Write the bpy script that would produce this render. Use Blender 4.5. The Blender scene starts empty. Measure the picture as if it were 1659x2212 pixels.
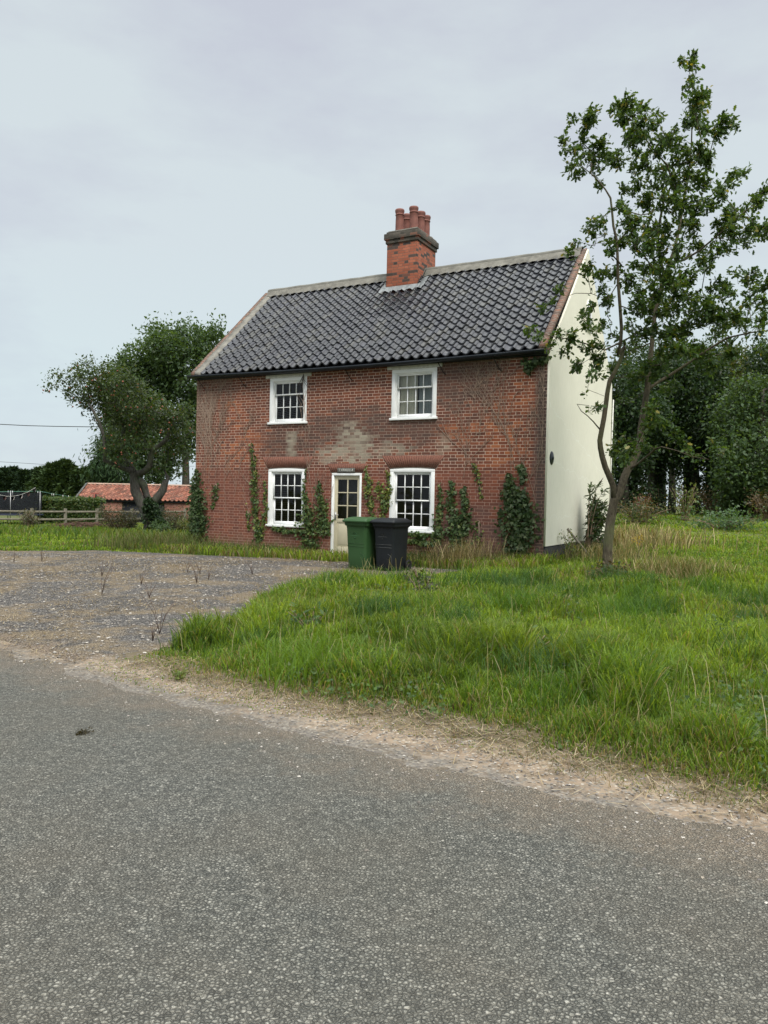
import bpy, bmesh, math, random
import numpy as np
from mathutils import Vector, Matrix
rng = np.random.default_rng(7); random.seed(7)
R = math.radians
scene = bpy.context.scene
COL = scene.collection

# ------------------------------------------------------------------ camera
CAMH, PITCH, ROLL = 1.6, -0.016, 0.0211
cd = bpy.data.cameras.new('camera'); cam = bpy.data.objects.new('camera', cd); COL.objects.link(cam)
cd.sensor_fit = 'VERTICAL'; cd.sensor_height = 36; cd.lens = 27.04; cd.clip_end = 3000; cd.clip_start = .05
cam.matrix_world = Matrix.Translation((0, 0, CAMH)) @ Matrix.Rotation(R(90) + PITCH, 4, 'X') @ Matrix.Rotation(ROLL, 4, 'Z')
scene.camera = cam

# ------------------------------------------------------------------ world
world = bpy.data.worlds.new('World'); scene.world = world; world.use_nodes = True
wt = world.node_tree; wt.nodes.clear()
def wn(t, **k):
    n = wt.nodes.new(t)
    for a, b in k.items(): setattr(n, a, b)
    return n
SUN_EL, SUN_AZ = R(52), R(160)      # azimuth from +Y clockwise: behind the camera, slightly right
sky = wn('ShaderNodeTexSky', sky_type='NISHITA', sun_disc=False, sun_elevation=SUN_EL, sun_rotation=SUN_AZ)
tc = wn('ShaderNodeTexCoord'); sep = wn('ShaderNodeSeparateXYZ'); wt.links.new(tc.outputs['Generated'], sep.inputs[0])
mp = wn('ShaderNodeMapping'); mp.inputs['Scale'].default_value = (1.0, 1.0, 2.6); wt.links.new(tc.outputs['Generated'], mp.inputs[0])
no = wn('ShaderNodeTexNoise'); no.inputs['Scale'].default_value = 1.7; no.inputs['Detail'].default_value = 6; no.inputs['Roughness'].default_value = .58
wt.links.new(mp.outputs[0], no.inputs[0])
cr = wn('ShaderNodeValToRGB'); e = cr.color_ramp.elements
e[0].position = .40; e[0].color = (.300, .316, .352, 1); e[1].position = .58; e[1].color = (.345, .380, .392, 1)
wt.links.new(no.outputs['Fac'], cr.inputs[0])
# towards the horizon the cloud is a little lighter and bluer; overhead (out of frame) the overcast is brightest
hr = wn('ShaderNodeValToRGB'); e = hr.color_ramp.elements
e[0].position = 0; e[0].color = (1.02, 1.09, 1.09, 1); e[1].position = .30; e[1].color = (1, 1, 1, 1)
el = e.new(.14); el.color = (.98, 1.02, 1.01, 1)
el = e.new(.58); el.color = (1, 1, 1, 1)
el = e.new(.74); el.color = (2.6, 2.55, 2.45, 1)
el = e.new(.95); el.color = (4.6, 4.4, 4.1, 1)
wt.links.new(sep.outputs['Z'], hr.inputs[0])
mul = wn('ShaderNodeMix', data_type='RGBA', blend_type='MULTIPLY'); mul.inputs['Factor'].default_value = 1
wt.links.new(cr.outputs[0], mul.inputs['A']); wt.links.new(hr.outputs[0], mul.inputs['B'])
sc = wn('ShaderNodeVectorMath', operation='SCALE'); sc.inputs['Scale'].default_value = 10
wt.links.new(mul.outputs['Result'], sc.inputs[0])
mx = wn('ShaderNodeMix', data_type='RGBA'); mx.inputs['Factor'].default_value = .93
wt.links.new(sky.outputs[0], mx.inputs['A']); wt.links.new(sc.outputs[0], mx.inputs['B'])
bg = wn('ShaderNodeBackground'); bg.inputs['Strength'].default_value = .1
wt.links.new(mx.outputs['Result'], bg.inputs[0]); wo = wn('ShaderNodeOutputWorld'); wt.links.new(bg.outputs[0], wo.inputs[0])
# ------------------------------------------------------------------ sun (veiled)
sl = bpy.data.lights.new('sun', 'SUN'); sl.energy = 1.5; sl.angle = R(24); sl.color = (1, .95, .86)
so = bpy.data.objects.new('sun', sl); COL.objects.link(so)
sd_ = Vector((math.sin(SUN_AZ) * math.cos(SUN_EL), math.cos(SUN_AZ) * math.cos(SUN_EL), math.sin(SUN_EL)))
so.rotation_euler = sd_.to_track_quat('Z', 'Y').to_euler()
scene.view_settings.view_transform = 'Standard'; scene.view_settings.look = 'None'
scene.view_settings.exposure = 1.0; scene.view_settings.gamma = 1

# ------------------------------------------------------------------ helpers: survey of the place
FP = 1661.4
def ray(px, py):
    u, v = px - 829.5, py - 1106
    c, s = math.cos(ROLL), math.sin(ROLL); u, v = u * c + v * s, -u * s + v * c
    c, s = math.cos(PITCH), math.sin(PITCH)
    return np.array([u / FP, (FP * c + v * s) / FP, (FP * s - v * c) / FP])
def at(px, py, Y):
    d = ray(px, py); t = Y / d[1]; return np.array([d[0] * t, Y, CAMH + d[2] * t])
TH = .4957; HO = np.array([-5.258, 21.378, 0.]); HX = np.array([math.cos(TH), -math.sin(TH), 0]); HY = np.array([math.sin(TH), math.cos(TH), 0]); HZ = np.array([0, 0, 1.])
def hl(x, y, z): return HO + HX * x + HY * y + HZ * z
def fac(px, py, y=0.):
    d = ray(px, py); c = np.array([0, 0, CAMH]); p0 = hl(0, y, 0); t = ((p0 - c) @ HY) / (d @ HY); q = c + d * t - HO
    return (q @ HX, q[2])
def gab(px, py, x=9.927):
    d = ray(px, py); c = np.array([0, 0, CAMH]); p0 = hl(x, 0, 0); t = ((p0 - c) @ HX) / (d @ HX); q = c + d * t - HO
    return (q @ HY, q[2])
def Sm(t): t = np.clip(t, 0, 1); return t * t * (3 - 2 * t)
_grids = {}
def vn(x, y, s=1., seed=0):
    if seed not in _grids: _grids[seed] = np.random.default_rng(100 + seed).random((256, 256))
    g = _grids[seed]; x = np.asarray(x, float) * s + 1000; y = np.asarray(y, float) * s + 1000
    xi = np.floor(x).astype(int); yi = np.floor(y).astype(int); fx = Sm(x - xi); fy = Sm(y - yi)
    a = g[xi % 256, yi % 256]; b = g[(xi + 1) % 256, yi % 256]; c = g[xi % 256, (yi + 1) % 256]; d = g[(xi + 1) % 256, (yi + 1) % 256]
    return (a * (1 - fx) + b * fx) * (1 - fy) + (c * (1 - fx) + d * fx) * fy
def fb(x, y, s=1., seed=0): return (vn(x, y, s, seed) * .5 + vn(x, y, s * 2.1, seed + 1) * .3 + vn(x, y, s * 4.3, seed + 2) * .2)
def redge(x): return -.22 * np.maximum(0, 1 - ((np.asarray(x) + 1) / 2.85) ** 2)
def sd(x, y): return .587 * (x - 1.84) + .8096 * (y - 3.6)
def H(x, y):
    x = np.asarray(x, float); y = np.asarray(y, float); d = sd(x, y)
    h = .12 * Sm((d - .3) / 6) + .015 * (fb(x, y, .8, 3) - .5) * Sm((d - .1) / 1)
    h = h + (.13 + .12 * (fb(x, y, .5, 11) - .4)) * Sm((d - .45) / 1.1) * Sm((x + 1.9) / 1.3) * (1 - Sm((y - 11) / 4))
    h = h + .22 * Sm((x - 1) / 3) * Sm((y - 11) / 5) + .75 * Sm((y - 19) / 19) * Sm((x - 5) / 6)
    h = h - .4 * Sm((y - 22) / 18) * Sm(-x / 6)
    return h
DRIVE = np.array([(-3.2, 6.95), (-2.85, 7.1), (-2.35, 7.6), (-2.0, 8.4), (-1.85, 9.9), (-1.6, 11.0), (-.95, 12.5), (-.2, 13.6), (.95, 15.15), (1.7, 15.9), (1.05, 16.7), (.2, 17.2), (-.93, 17.9), (-2.5, 18.6), (-5.5, 19.4), (-7.4, 19.9), (-9.2, 19.2), (-14, 19.8), (-18, 18), (-13, 14.2), (-3.85, 7.65)])
HOUSE = np.array([hl(0, 0, 0)[:2], hl(9.93, 0, 0)[:2], hl(9.93, 6.2, 0)[:2], hl(0, 6.2, 0)[:2]])
def inside(x, y, P):
    r = np.zeros(np.shape(x), bool); n = len(P)
    for i in range(n):
        x0, y0 = P[i]; x1, y1 = P[(i + 1) % n]
        c = ((y0 > y) != (y1 > y)) & (x < (x1 - x0) * (y - y0) / (y1 - y0 + 1e-12) + x0); r ^= c
    return r

# ------------------------------------------------------------------ helpers: objects
def tag(o, label=None, cat=None, group=None, kind=None):
    for k, v in (('label', label), ('category', cat), ('group', group), ('kind', kind)):
        if v: o[k] = v
    return o
def empty(name, loc=(0, 0, 0), rz=0, **k):
    o = bpy.data.objects.new(name, None); COL.objects.link(o); o.location = loc; o.rotation_euler = (0, 0, rz); o.empty_display_size = .2
    return tag(o, **k)
def mk(name, V, F, mat, parent=None, smooth=False, tint=None, **k):
    """V (n,3); F array (m,3|4) or list of arrays/tuples"""
    me = bpy.data.meshes.new(name); V = np.asarray(V, np.float32)
    groups = F if isinstance(F, list) and len(F) and isinstance(F[0], np.ndarray) else None
    if groups is None and isinstance(F, np.ndarray): groups = [F]
    if groups is not None:
        groups = [np.asarray(g, np.int32) for g in groups if len(g)]
        tot = np.concatenate([np.full(len(g), g.shape[1], np.int32) for g in groups]); vi = np.concatenate([g.ravel() for g in groups])
    else:
        tot = np.array([len(f) for f in F], np.int32); vi = np.array([i for f in F for i in f], np.int32)
    st = np.concatenate([[0], np.cumsum(tot)[:-1]]).astype(np.int32)
    me.vertices.add(len(V)); me.vertices.foreach_set('co', V.ravel())
    me.loops.add(len(vi)); me.loops.foreach_set('vertex_index', vi)
    me.polygons.add(len(tot)); me.polygons.foreach_set('loop_start', st); me.polygons.foreach_set('loop_total', tot)
    if smooth: me.polygons.foreach_set('use_smooth', np.ones(len(tot), bool))
    me.update(calc_edges=True)
    if tint is not None:
        a = me.color_attributes.new('tint', 'FLOAT_COLOR', 'POINT'); t = np.ones((len(V), 4), np.float32); t[:, :3] = tint; a.data.foreach_set('color', t.ravel())
    if mat: me.materials.append(mat)
    o = bpy.data.objects.new(name, me); COL.objects.link(o)
    if parent: o.parent = parent
    return tag(o, **k)
class MB:
    def __init__(s): s.v = []; s.f = []; s.n = 0; s.t = []
    def add(s, V, F, t=None):
        s.v.append(np.asarray(V, float)); s.f += [tuple(i + s.n for i in f) for f in F]; s.n += len(V)
        if t is not None: s.t.append(np.tile(t, (len(V), 1)))
        return s
    def box(s, x0, x1, y0, y1, z0, z1, t=None, M=None):
        V = np.array([(x, y, z) for z in (z0, z1) for y in (y0, y1) for x in (x0, x1)], float)
        if M is not None: V = V @ np.array(M.to_3x3()).T + np.array(M.translation)
        return s.add(V, [(0, 2, 3, 1), (4, 5, 7, 6), (0, 1, 5, 4), (2, 6, 7, 3), (0, 4, 6, 2), (1, 3, 7, 5)], t)
    def tube(s, pts, rad, n=6, cap=True, t=None):
        V, F = tube(pts, rad, n, cap); return s.add(V, F, t)
    def lathe(s, prof, c=(0, 0, 0), n=20, t=None):
        a = np.arange(n) * 2 * math.pi / n; V = []
        for r, z in prof: V += [(c[0] + r * math.cos(q), c[1] + r * math.sin(q), c[2] + z) for q in a]
        F = [(i * n + j, i * n + (j + 1) % n, (i + 1) * n + (j + 1) % n, (i + 1) * n + j) for i in range(len(prof) - 1) for j in range(n)]
        return s.add(V, F, t)
    def o(s, name, mat, parent=None, smooth=False, bevel=0, **k):
        ob = mk(name, np.concatenate(s.v), s.f, mat, parent, smooth, np.concatenate(s.t) if s.t else None, **k)
        if bevel:
            m = ob.modifiers.new('bevel', 'BEVEL'); m.width = bevel; m.segments = 2; m.limit_method = 'ANGLE'
        return ob
def tube(pts, rad, n=6, cap=True):
    P = np.asarray(pts, float); m = len(P); rad = np.broadcast_to(np.asarray(rad, float), (m,))
    T = np.zeros_like(P); T[1:-1] = P[2:] - P[:-2]; T[0] = P[1] - P[0]; T[-1] = P[-1] - P[-2]
    T /= np.linalg.norm(T, axis=1)[:, None] + 1e-9
    a = np.array([0, 0, 1.]) if abs(T[0][2]) < .9 else np.array([1., 0, 0])
    U = np.cross(T[0], a); U /= np.linalg.norm(U); V = []; an = np.arange(n) * 2 * math.pi / n
    for i in range(m):
        U = U - T[i] * (U @ T[i]); U /= np.linalg.norm(U) + 1e-9; W = np.cross(T[i], U)
        V.append(P[i] + rad[i] * (np.cos(an)[:, None] * U + np.sin(an)[:, None] * W))
    V = np.concatenate(V)
    F = [(i * n + j, i * n + (j + 1) % n, (i + 1) * n + (j + 1) % n, (i + 1) * n + j) for i in range(m - 1) for j in range(n)]
    if cap: F += [tuple(range(n - 1, -1, -1)), tuple(range((m - 1) * n, m * n))]
    return V, F

# ------------------------------------------------------------------ helpers: materials
class NT:
    def __init__(s, name, rough=.7):
        s.m = bpy.data.materials.new(name); s.m.use_nodes = True; s.t = s.m.node_tree; s.b = s.t.nodes['Principled BSDF']; s.b.inputs['Roughness'].default_value = rough
        s.b.inputs['Specular IOR Level'].default_value = .3
        s.tc = s.t.nodes.new('ShaderNodeTexCoord'); s.P = s.tc.outputs['Object']
    def n(s, t, **k):
        q = s.t.nodes.new(t)
        for a, b in k.items(): setattr(q, a, b)
        return q
    def put(s, sock, v):
        if isinstance(v, bpy.types.NodeSocket): s.t.links.new(v, sock)
        elif isinstance(v, tuple) and len(v) == 3 and sock.type == 'RGBA': sock.default_value = v + (1,)
        else: sock.default_value = v
    def M(s, op, a, b=None, c=None, clamp=False):
        q = s.n('ShaderNodeMath', operation=op, use_clamp=clamp); s.put(q.inputs[0], a)
        if b is not None: s.put(q.inputs[1], b)
        if c is not None: s.put(q.inputs[2], c)
        return q.outputs[0]
    def mix(s, f, a, b, bt='MIX'):
        q = s.n('ShaderNodeMix', data_type='RGBA', blend_type=bt); s.put(q.inputs['Factor'], f); s.put(q.inputs['A'], a); s.put(q.inputs['B'], b); return q.outputs['Result']
    def noise(s, scale, detail=4, rough=.55, vec=None, col=False):
        q = s.n('ShaderNodeTexNoise'); q.inputs['Scale'].default_value = scale; q.inputs['Detail'].default_value = detail; q.inputs['Roughness'].default_value = rough
        s.put(q.inputs['Vector'], vec or s.P); return q.outputs['Color' if col else 'Fac']
    def vor(s, scale, feat='F1', out='Distance', vec=None, rnd=1):
        q = s.n('ShaderNodeTexVoronoi', feature=feat); q.inputs['Scale'].default_value = scale; q.inputs['Randomness'].default_value = rnd; s.put(q.inputs['Vector'], vec or s.P); return q.outputs[out]
    def ramp(s, f, stops):
        q = s.n('ShaderNodeValToRGB'); el = q.color_ramp.elements
        while len(el) < len(stops): el.new(.5)
        for i, (p, c) in enumerate(stops): el[i].position = p; el[i].color = tuple(c) + (1,) if len(c) == 3 else c
        s.put(q.inputs[0], f); return q.outputs[0]
    def rng(s, v, a, b, c=0., d=1.):
        q = s.n('ShaderNodeMapRange', clamp=True); s.put(q.inputs[0], v)
        for i, w in enumerate((a, b, c, d)): s.put(q.inputs[i + 1], w)
        return q.outputs[0]
    def sep(s, v=None):
        q = s.n('ShaderNodeSeparateXYZ'); s.put(q.inputs[0], v or s.P); return q.outputs
    def comb(s, x, y, z=0.):
        q = s.n('ShaderNodeCombineXYZ'); s.put(q.inputs[0], x); s.put(q.inputs[1], y); s.put(q.inputs[2], z); return q.outputs[0]
    def bump(s, h, strength=.5, dist=.01):
        q = s.n('ShaderNodeBump'); q.inputs['Strength'].default_value = strength; q.inputs['Distance'].default_value = dist; s.put(q.inputs['Height'], h)
        s.put(s.b.inputs['Normal'], q.outputs[0])
    def tint(s):
        q = s.n('ShaderNodeAttribute', attribute_name='tint'); return q.outputs['Color']
    def col(s, c): s.put(s.b.inputs['Base Color'], c); return s.m
def plain(name, c, rough=.6, var=.15, scale=6, metal=0, bump=0):
    q = NT(name, rough); q.b.inputs['Metallic'].default_value = metal; f = q.noise(scale, 5)
    a = tuple(v * (1 - var) for v in c); b = tuple(min(1, v * (1 + var)) for v in c)
    if bump: q.bump(q.noise(scale * 8, 4), .4, bump)
    return q.col(q.ramp(f, [(.3, a), (.7, b)]))
def leafmat(name, trans=.35, rough=.45, spec=.35):
    q = NT(name, rough); q.b.inputs['Specular IOR Level'].default_value = spec; c = q.tint(); q.put(q.b.inputs['Base Color'], c)
    tr = q.n('ShaderNodeBsdfTranslucent'); g = q.mix(1., c, (1.5, 1.35, .45), 'MULTIPLY'); q.put(tr.inputs[0], g)
    mx = q.n('ShaderNodeMixShader'); mx.inputs[0].default_value = trans; q.t.links.new(q.b.outputs[0], mx.inputs[1]); q.t.links.new(tr.outputs[0], mx.inputs[2])
    q.t.links.new(mx.outputs[0], q.t.nodes['Material Output'].inputs[0]); return q.m
def barkmat(name, c1, c2, scale=8):
    q = NT(name, .9); x = q.sep(); v = q.comb(q.M('MULTIPLY', x[0], 3.), q.M('MULTIPLY', x[1], 3.), x[2])
    f = q.noise(scale, 6, .65, v); f2 = q.noise(1.5, 3); q.bump(f, .9, .02)
    return q.col(q.mix(q.rng(f2, .55, .75), q.ramp(f, [(.35, c1), (.65, c2)]), tuple(min(1, a * b) for a, b in zip(c2, (.9, 1.15, .8)))))

def brickmat(name, house=False, cols=None, mortar=(.66, .50, .40), course=.072, cell=.34, mw=.0046):
    q = NT(name, .88); x = q.sep(); u = q.M('ADD', x[0], x[1]); v = x[2]
    wob = q.noise(1.3, 2); v = q.M('ADD', v, q.M('MULTIPLY', q.M('SUBTRACT', wob, .5), .02)); u = q.M('ADD', u, q.M('MULTIPLY', q.M('SUBTRACT', q.noise(9, 2), .5), .012))
    vr = q.M('DIVIDE', v, course); row = q.M('FLOOR', vr); fv = q.M('FRACT', vr)
    par = q.M('MULTIPLY', q.M('FLOORED_MODULO', row, 2.), .5)
    wj = q.n('ShaderNodeTexWhiteNoise', noise_dimensions='1D'); q.put(wj.inputs['W'], row)
    ur = q.M('ADD', q.M('ADD', q.M('DIVIDE', u, cell), par), q.M('MULTIPLY', wj.outputs['Value'], .07)); cellx = q.M('FLOOR', ur); f = q.M('FRACT', ur)
    hd = q.M('GREATER_THAN', f, .66)
    lf1 = q.M('DIVIDE', f, .66); lf2 = q.M('DIVIDE', q.M('SUBTRACT', f, .66), .34)
    lf = q.M('ADD', q.M('MULTIPLY', lf1, q.M('SUBTRACT', 1., hd)), q.M('MULTIPLY', lf2, hd))
    wd = q.M('ADD', .66 * cell, q.M('MULTIPLY', hd, (.34 - .66) * cell))
    dx = q.M('MULTIPLY', q.M('MINIMUM', lf, q.M('SUBTRACT', 1., lf)), wd); dy = q.M('MULTIPLY', q.M('MINIMUM', fv, q.M('SUBTRACT', 1., fv)), course)
    d = q.M('MINIMUM', dx, dy); d = q.M('ADD', d, q.M('MULTIPLY', q.M('SUBTRACT', q.noise(60, 3), .5), .006))
    mort = q.rng(d, mw - .0015, mw + .0015, 1., 0.)
    wn_ = q.n('ShaderNodeTexWhiteNoise', noise_dimensions='3D'); q.put(wn_.inputs['Vector'], q.comb(q.M('ADD', q.M('MULTIPLY', cellx, 2.), hd), row, 3.)); rnd = wn_.outputs['Value']
    wn2 = q.n('ShaderNodeTexWhiteNoise', noise_dimensions='3D'); q.put(wn2.inputs['Vector'], q.comb(q.M('ADD', q.M('MULTIPLY', cellx, 2.), hd), row, 9.)); rnd2 = wn2.outputs['Value']
    cols = cols or [(.0, (.105, .045, .033)), (.15, (.145, .052, .035)), (.6, (.195, .063, .037)), (.85, (.235, .074, .040)), (1., (.29, .098, .048))]
    c = q.ramp(rnd, cols)
    c = q.mix(q.M('MULTIPLY', q.noise(25, 4), .5), c, q.mix(.5, c, (.06, .045, .04)))
    if house:
        N = q.noise(2.2, 5, .6); nn = q.M('MULTIPLY', q.M('SUBTRACT', N, .5), 1.6)
        def ell(x0, z0, rx, rz, k=2.):   # stain with an uneven outline, brick by brick
            a = q.M('POWER', q.M('DIVIDE', q.M('SUBTRACT', x[0], x0), rx), 2.); b = q.M('POWER', q.M('DIVIDE', q.M('SUBTRACT', x[2], z0), rz), 2.)
            e_ = q.M('SUBTRACT', 1., q.M('SQRT', q.M('ADD', a, b))); e_ = q.M('ADD', e_, nn); e_ = q.M('ADD', e_, q.M('MULTIPLY', q.M('SUBTRACT', rnd2, .5), .55)); e_ = q.M('ADD', e_, q.M('MULTIPLY', q.M('SUBTRACT', q.noise(16, 4, .7), .5), .7))
            return q.M('MULTIPLY', e_, k, clamp=True)
        c = q.mix(q.rng(q.noise(.55, 4, .6), .35, .65, 0., .45), c, q.mix(.5, c, (.11, .062, .05)))
        def both(*ms):
            r = ms[0]
            for m in ms[1:]: r = q.M('MAXIMUM', r, m)
            return r
        sooty = both(ell(5.2, 3.3, 2.6, .75), ell(3.0, 3.0, 1.6, .5), ell(6.8, 3.3, 1.6, .5), ell(7.9, 4.4, 1.2, .9))
        c = q.mix(q.M('MULTIPLY', sooty, .55), c, (.075, .060, .052))
        hot = both(ell(9.0, 2.9, .8, 1.2), ell(1.7, 2.9, .8, .6), ell(1.4, 3.7, .5, .7), ell(9.3, 3.9, .5, .6), ell(7.9, 3.2, .6, .3))
        c = q.mix(q.M('MULTIPLY', hot, .7), c, q.ramp(rnd, [(0, (.15, .052, .033)), (.5, (.29, .085, .040)), (1, (.40, .135, .055))]))
        low = q.rng(q.M('ADD', x[2], q.M('MULTIPLY', nn, .5)), 2.5, 2.2, 0., 1.); c = q.mix(q.M('MULTIPLY', low, .45), c, q.ramp(rnd2, [(0, (.15, .055, .040)), (1, (.25, .085, .055))]))
        grey = both(ell(8.2, .7, 1.5, .9), ell(9.8, 2.2, .18, 3.4, 3.)); c = q.mix(q.M('MULTIPLY', grey, .55), c, (.105, .078, .072))
        edge = q.rng(x[0], 9.70, 9.76); c = q.mix(q.M('MULTIPLY', edge, .6), c, (.06, .05, .045))
        lich = both(ell(5.1, 2.95, .75, .55, 1.6), ell(4.7, 2.75, .8, .3, 1.4), ell(3.2, 2.95, .22, .42, 1.4), ell(7.5, 2.9, .3, .25, 1.), ell(5.9, 2.8, .75, .25, 1.2))
        c = q.mix(q.M('MULTIPLY', lich, q.M('ADD', .45, q.M('MULTIPLY', rnd2, .5))), c, q.mix(q.noise(40, 3), (.24, .21, .16), (.44, .40, .31)))
        base = q.rng(x[2], .75, .2, 0., 1.); c = q.mix(q.M('MULTIPLY', base, q.rng(N, .35, .6, 0., .6)), c, (.17, .15, .10))
        mc = q.mix(q.M('MULTIPLY', both(sooty, grey), .75), mortar, (.17, .13, .105)); mc = q.mix(q.M('MULTIPLY', low, .7), mc, (.30, .165, .125))
    else: mc = mortar
    c = q.mix(mort, c, mc)
    q.bump(q.M('ADD', q.M('MULTIPLY', q.M('SUBTRACT', 1., mort), .8), q.M('MULTIPLY', q.noise(90, 4), .4)), .7, .008)
    return q.col(c)
MAT = {}
MAT['brick'] = brickmat('old_brick', True)
MAT['chim'] = brickmat('chimney_brick', False, [(0, (.055, .045, .04)), (.18, (.09, .06, .05)), (.24, (.30, .09, .05)), (.7, (.36, .11, .06)), (1, (.42, .14, .08))], (.13, .10, .08))
MAT['shedbrick'] = brickmat('shed_brick', False, [(0, (.16, .07, .05)), (.5, (.25, .10, .07)), (1, (.33, .15, .10))], (.35, .28, .22), .09, .4)
MAT['coping'] = brickmat('coping_brick', False, [(0, (.10, .07, .055)), (.5, (.17, .095, .07)), (1, (.24, .12, .08))], (.25, .22, .18), .075, .24)
MAT['capbrick'] = brickmat('weathered_brick', False, [(0, (.06, .055, .045)), (.8, (.12, .105, .085)), (1, (.28, .11, .07))], (.09, .085, .075))
q = NT('arch_brick', .85); x = q.sep()
MAT['archbrick'] = q.col(q.ramp(q.noise(14, 5), [(.3, (.16, .070, .050)), (.7, (.23, .100, .070))]))
q = NT('white_render', .9); x = q.sep()
n1 = q.noise(.9, 5, .6); n2 = q.noise(30, 3, .6, q.comb(x[0], x[1], q.M('MULTIPLY', x[2], .15)))
c = q.mix(q.rng(n1, .4, .7, 0., .35), (.80, .775, .655), (.66, .64, .525)); c = q.mix(q.rng(n2, .5, .75, 0., .3), c, (.56, .54, .44))
for z0, sl_, w in ((2.55, -.10, .014), (3.75, -.25, .012), (1.3, -.02, .010)):
    zz = q.M('ADD', q.M('ADD', z0, q.M('MULTIPLY', x[1], sl_)), q.M('MULTIPLY', q.M('SUBTRACT', q.noise(2.5, 4), .5), .35))
    m = q.rng(q.M('ABSOLUTE', q.M('SUBTRACT', x[2], zz)), w * .4, w, .6, 0.); c = q.mix(m, c, (.86, .86, .76))
q.bump(q.M('ADD', q.noise(45, 5), q.M('MULTIPLY', q.noise(6, 3), .8)), .35, .01); MAT['render'] = q.col(c)
MAT['plinth'] = plain('black_plinth_paint', (.02, .02, .02), .6, .4, 8)
q = NT('white_paint', .35); q.b.inputs['Specular IOR Level'].default_value = .45; MAT['white'] = q.col(q.ramp(q.noise(7, 5), [(.3, (.82, .83, .83)), (.7, (.89, .90, .89))]))
MAT['cream'] = plain('cream_door_paint', (.52, .47, .34), .4, .06, 5)
MAT['oldwhite'] = plain('worn_white_paint', (.62, .62, .58), .6, .2, 9)
MAT['gutter'] = plain('black_gutter_plastic', (.014, .018, .024), .35, .3, 4)
MAT['mortar'] = plain('cement_mortar', (.20, .19, .165), .95, .35, 5, bump=.01)
MAT['ridge'] = plain('concrete_ridge', (.16, .155, .135), .95, .3, 3, bump=.01)
MAT['lead'] = plain('lead_flashing', (.22, .235, .24), .5, .25, 7, bump=.01)
q = NT('terracotta_pot', .7); MAT['pot'] = q.col(q.ramp(q.noise(7, 5), [(.3, (.15, .065, .055)), (.7, (.26, .105, .08))]))
q = NT('glazed_pantile', .25); q.b.inputs['Specular IOR Level'].default_value = .48
t_ = q.tint(); c = q.mix(q.rng(q.noise(5, 5), .5, .75, 0., .5), t_, (.085, .085, .078)); q.put(q.b.inputs['Roughness'], q.rng(q.noise(9, 4), .3, .7, .18, .38)); q.bump(q.noise(30, 3), .25, .004); MAT['tile'] = q.col(c)
q = NT('red_pantile', .8); MAT['redtile'] = q.col(q.mix(q.rng(q.noise(2.5, 5), .45, .8, 0., .6), q.tint(), (.16, .11, .085)))
q = NT('window_glass'); fr = q.n('ShaderNodeFresnel'); fr.inputs[0].default_value = 1.52; gl = q.n('ShaderNodeBsdfGlossy'); gl.inputs['Roughness'].default_value = .03
tr = q.n('ShaderNodeBsdfTransparent'); tr.inputs[0].default_value = (.72, .76, .76, 1); mxs = q.n('ShaderNodeMixShader'); bp = q.n('ShaderNodeBump'); bp.inputs['Strength'].default_value = .15; bp.inputs['Distance'].default_value = .02; q.put(bp.inputs['Height'], q.noise(3, 2)); q.put(gl.inputs['Normal'], bp.outputs[0])
q.t.links.new(q.M('MULTIPLY', fr.outputs[0], .75, clamp=True), mxs.inputs[0]); q.t.links.new(tr.outputs[0], mxs.inputs[1]); q.t.links.new(gl.outputs[0], mxs.inputs[2]); q.t.links.new(mxs.outputs[0], q.t.nodes['Material Output'].inputs[0]); MAT['glass'] = q.m
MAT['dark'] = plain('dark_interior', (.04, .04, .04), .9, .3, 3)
MAT['curtain'] = plain('faded_curtain', (.80, .74, .60), .9, .12, 4)
MAT['metal'] = plain('galvanised_metal', (.35, .35, .35), .4, .2, 8, metal=.7)
MAT['iron'] = plain('rusty_iron', (.03, .025, .022), .8, .3, 8)
MAT['black'] = plain('black_plastic', (.016, .017, .02), .45, .15, 3)
MAT['rubber'] = plain('black_rubber', (.018, .018, .018), .8, .2, 6)
q = NT('green_bin_plastic', .5); MAT['gbin'] = q.col(q.mix(q.rng(q.noise(2.5, 4), .4, .7, 0., .4), (.032, .082, .028), (.040, .090, .036)))
q = NT('charcoal_bin_plastic', .5); MAT['bbin'] = q.col(q.mix(q.rng(q.noise(2.5, 4), .4, .7, 0., .5), (.011, .014, .017), (.018, .021, .024)))
MAT['gmark'] = plain('green_embossed_mark', (.075, .19, .085), .5, .1); MAT['bmark'] = plain('grey_embossed_mark', (.085, .09, .09), .5, .2)
MAT['wood'] = plain('weathered_wood', (.17, .155, .12), .9, .3, 10, bump=.01)
MAT['darkwood'] = plain('tarred_boards', (.03, .033, .04), .7, .3, 6)
MAT['oakbark'] = barkmat('oak_bark', (.050, .041, .028), (.125, .105, .070), 9)
MAT['applebark'] = barkmat('apple_bark', (.038, .034, .030), (.10, .094, .084), 6)
MAT['darkbark'] = barkmat('dark_bark', (.03, .027, .022), (.08, .07, .055), 5)
MAT['stem'] = plain('dry_stem', (.24, .17, .12), .9, .3, 12)
MAT['vine'] = plain('bare_vine', (.30, .22, .17), .9, .25, 12)
MAT['leaf'] = leafmat('leaf', .42); MAT['glossleaf'] = leafmat('ivy_leaf', .3, .45, .28); MAT['conifer'] = leafmat('conifer_needles', .15, .7, .2)
MAT['grass'] = leafmat('grass_blade', .5, .5, .3); MAT['straw'] = leafmat('dry_straw', .25, .8, .15)

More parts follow.
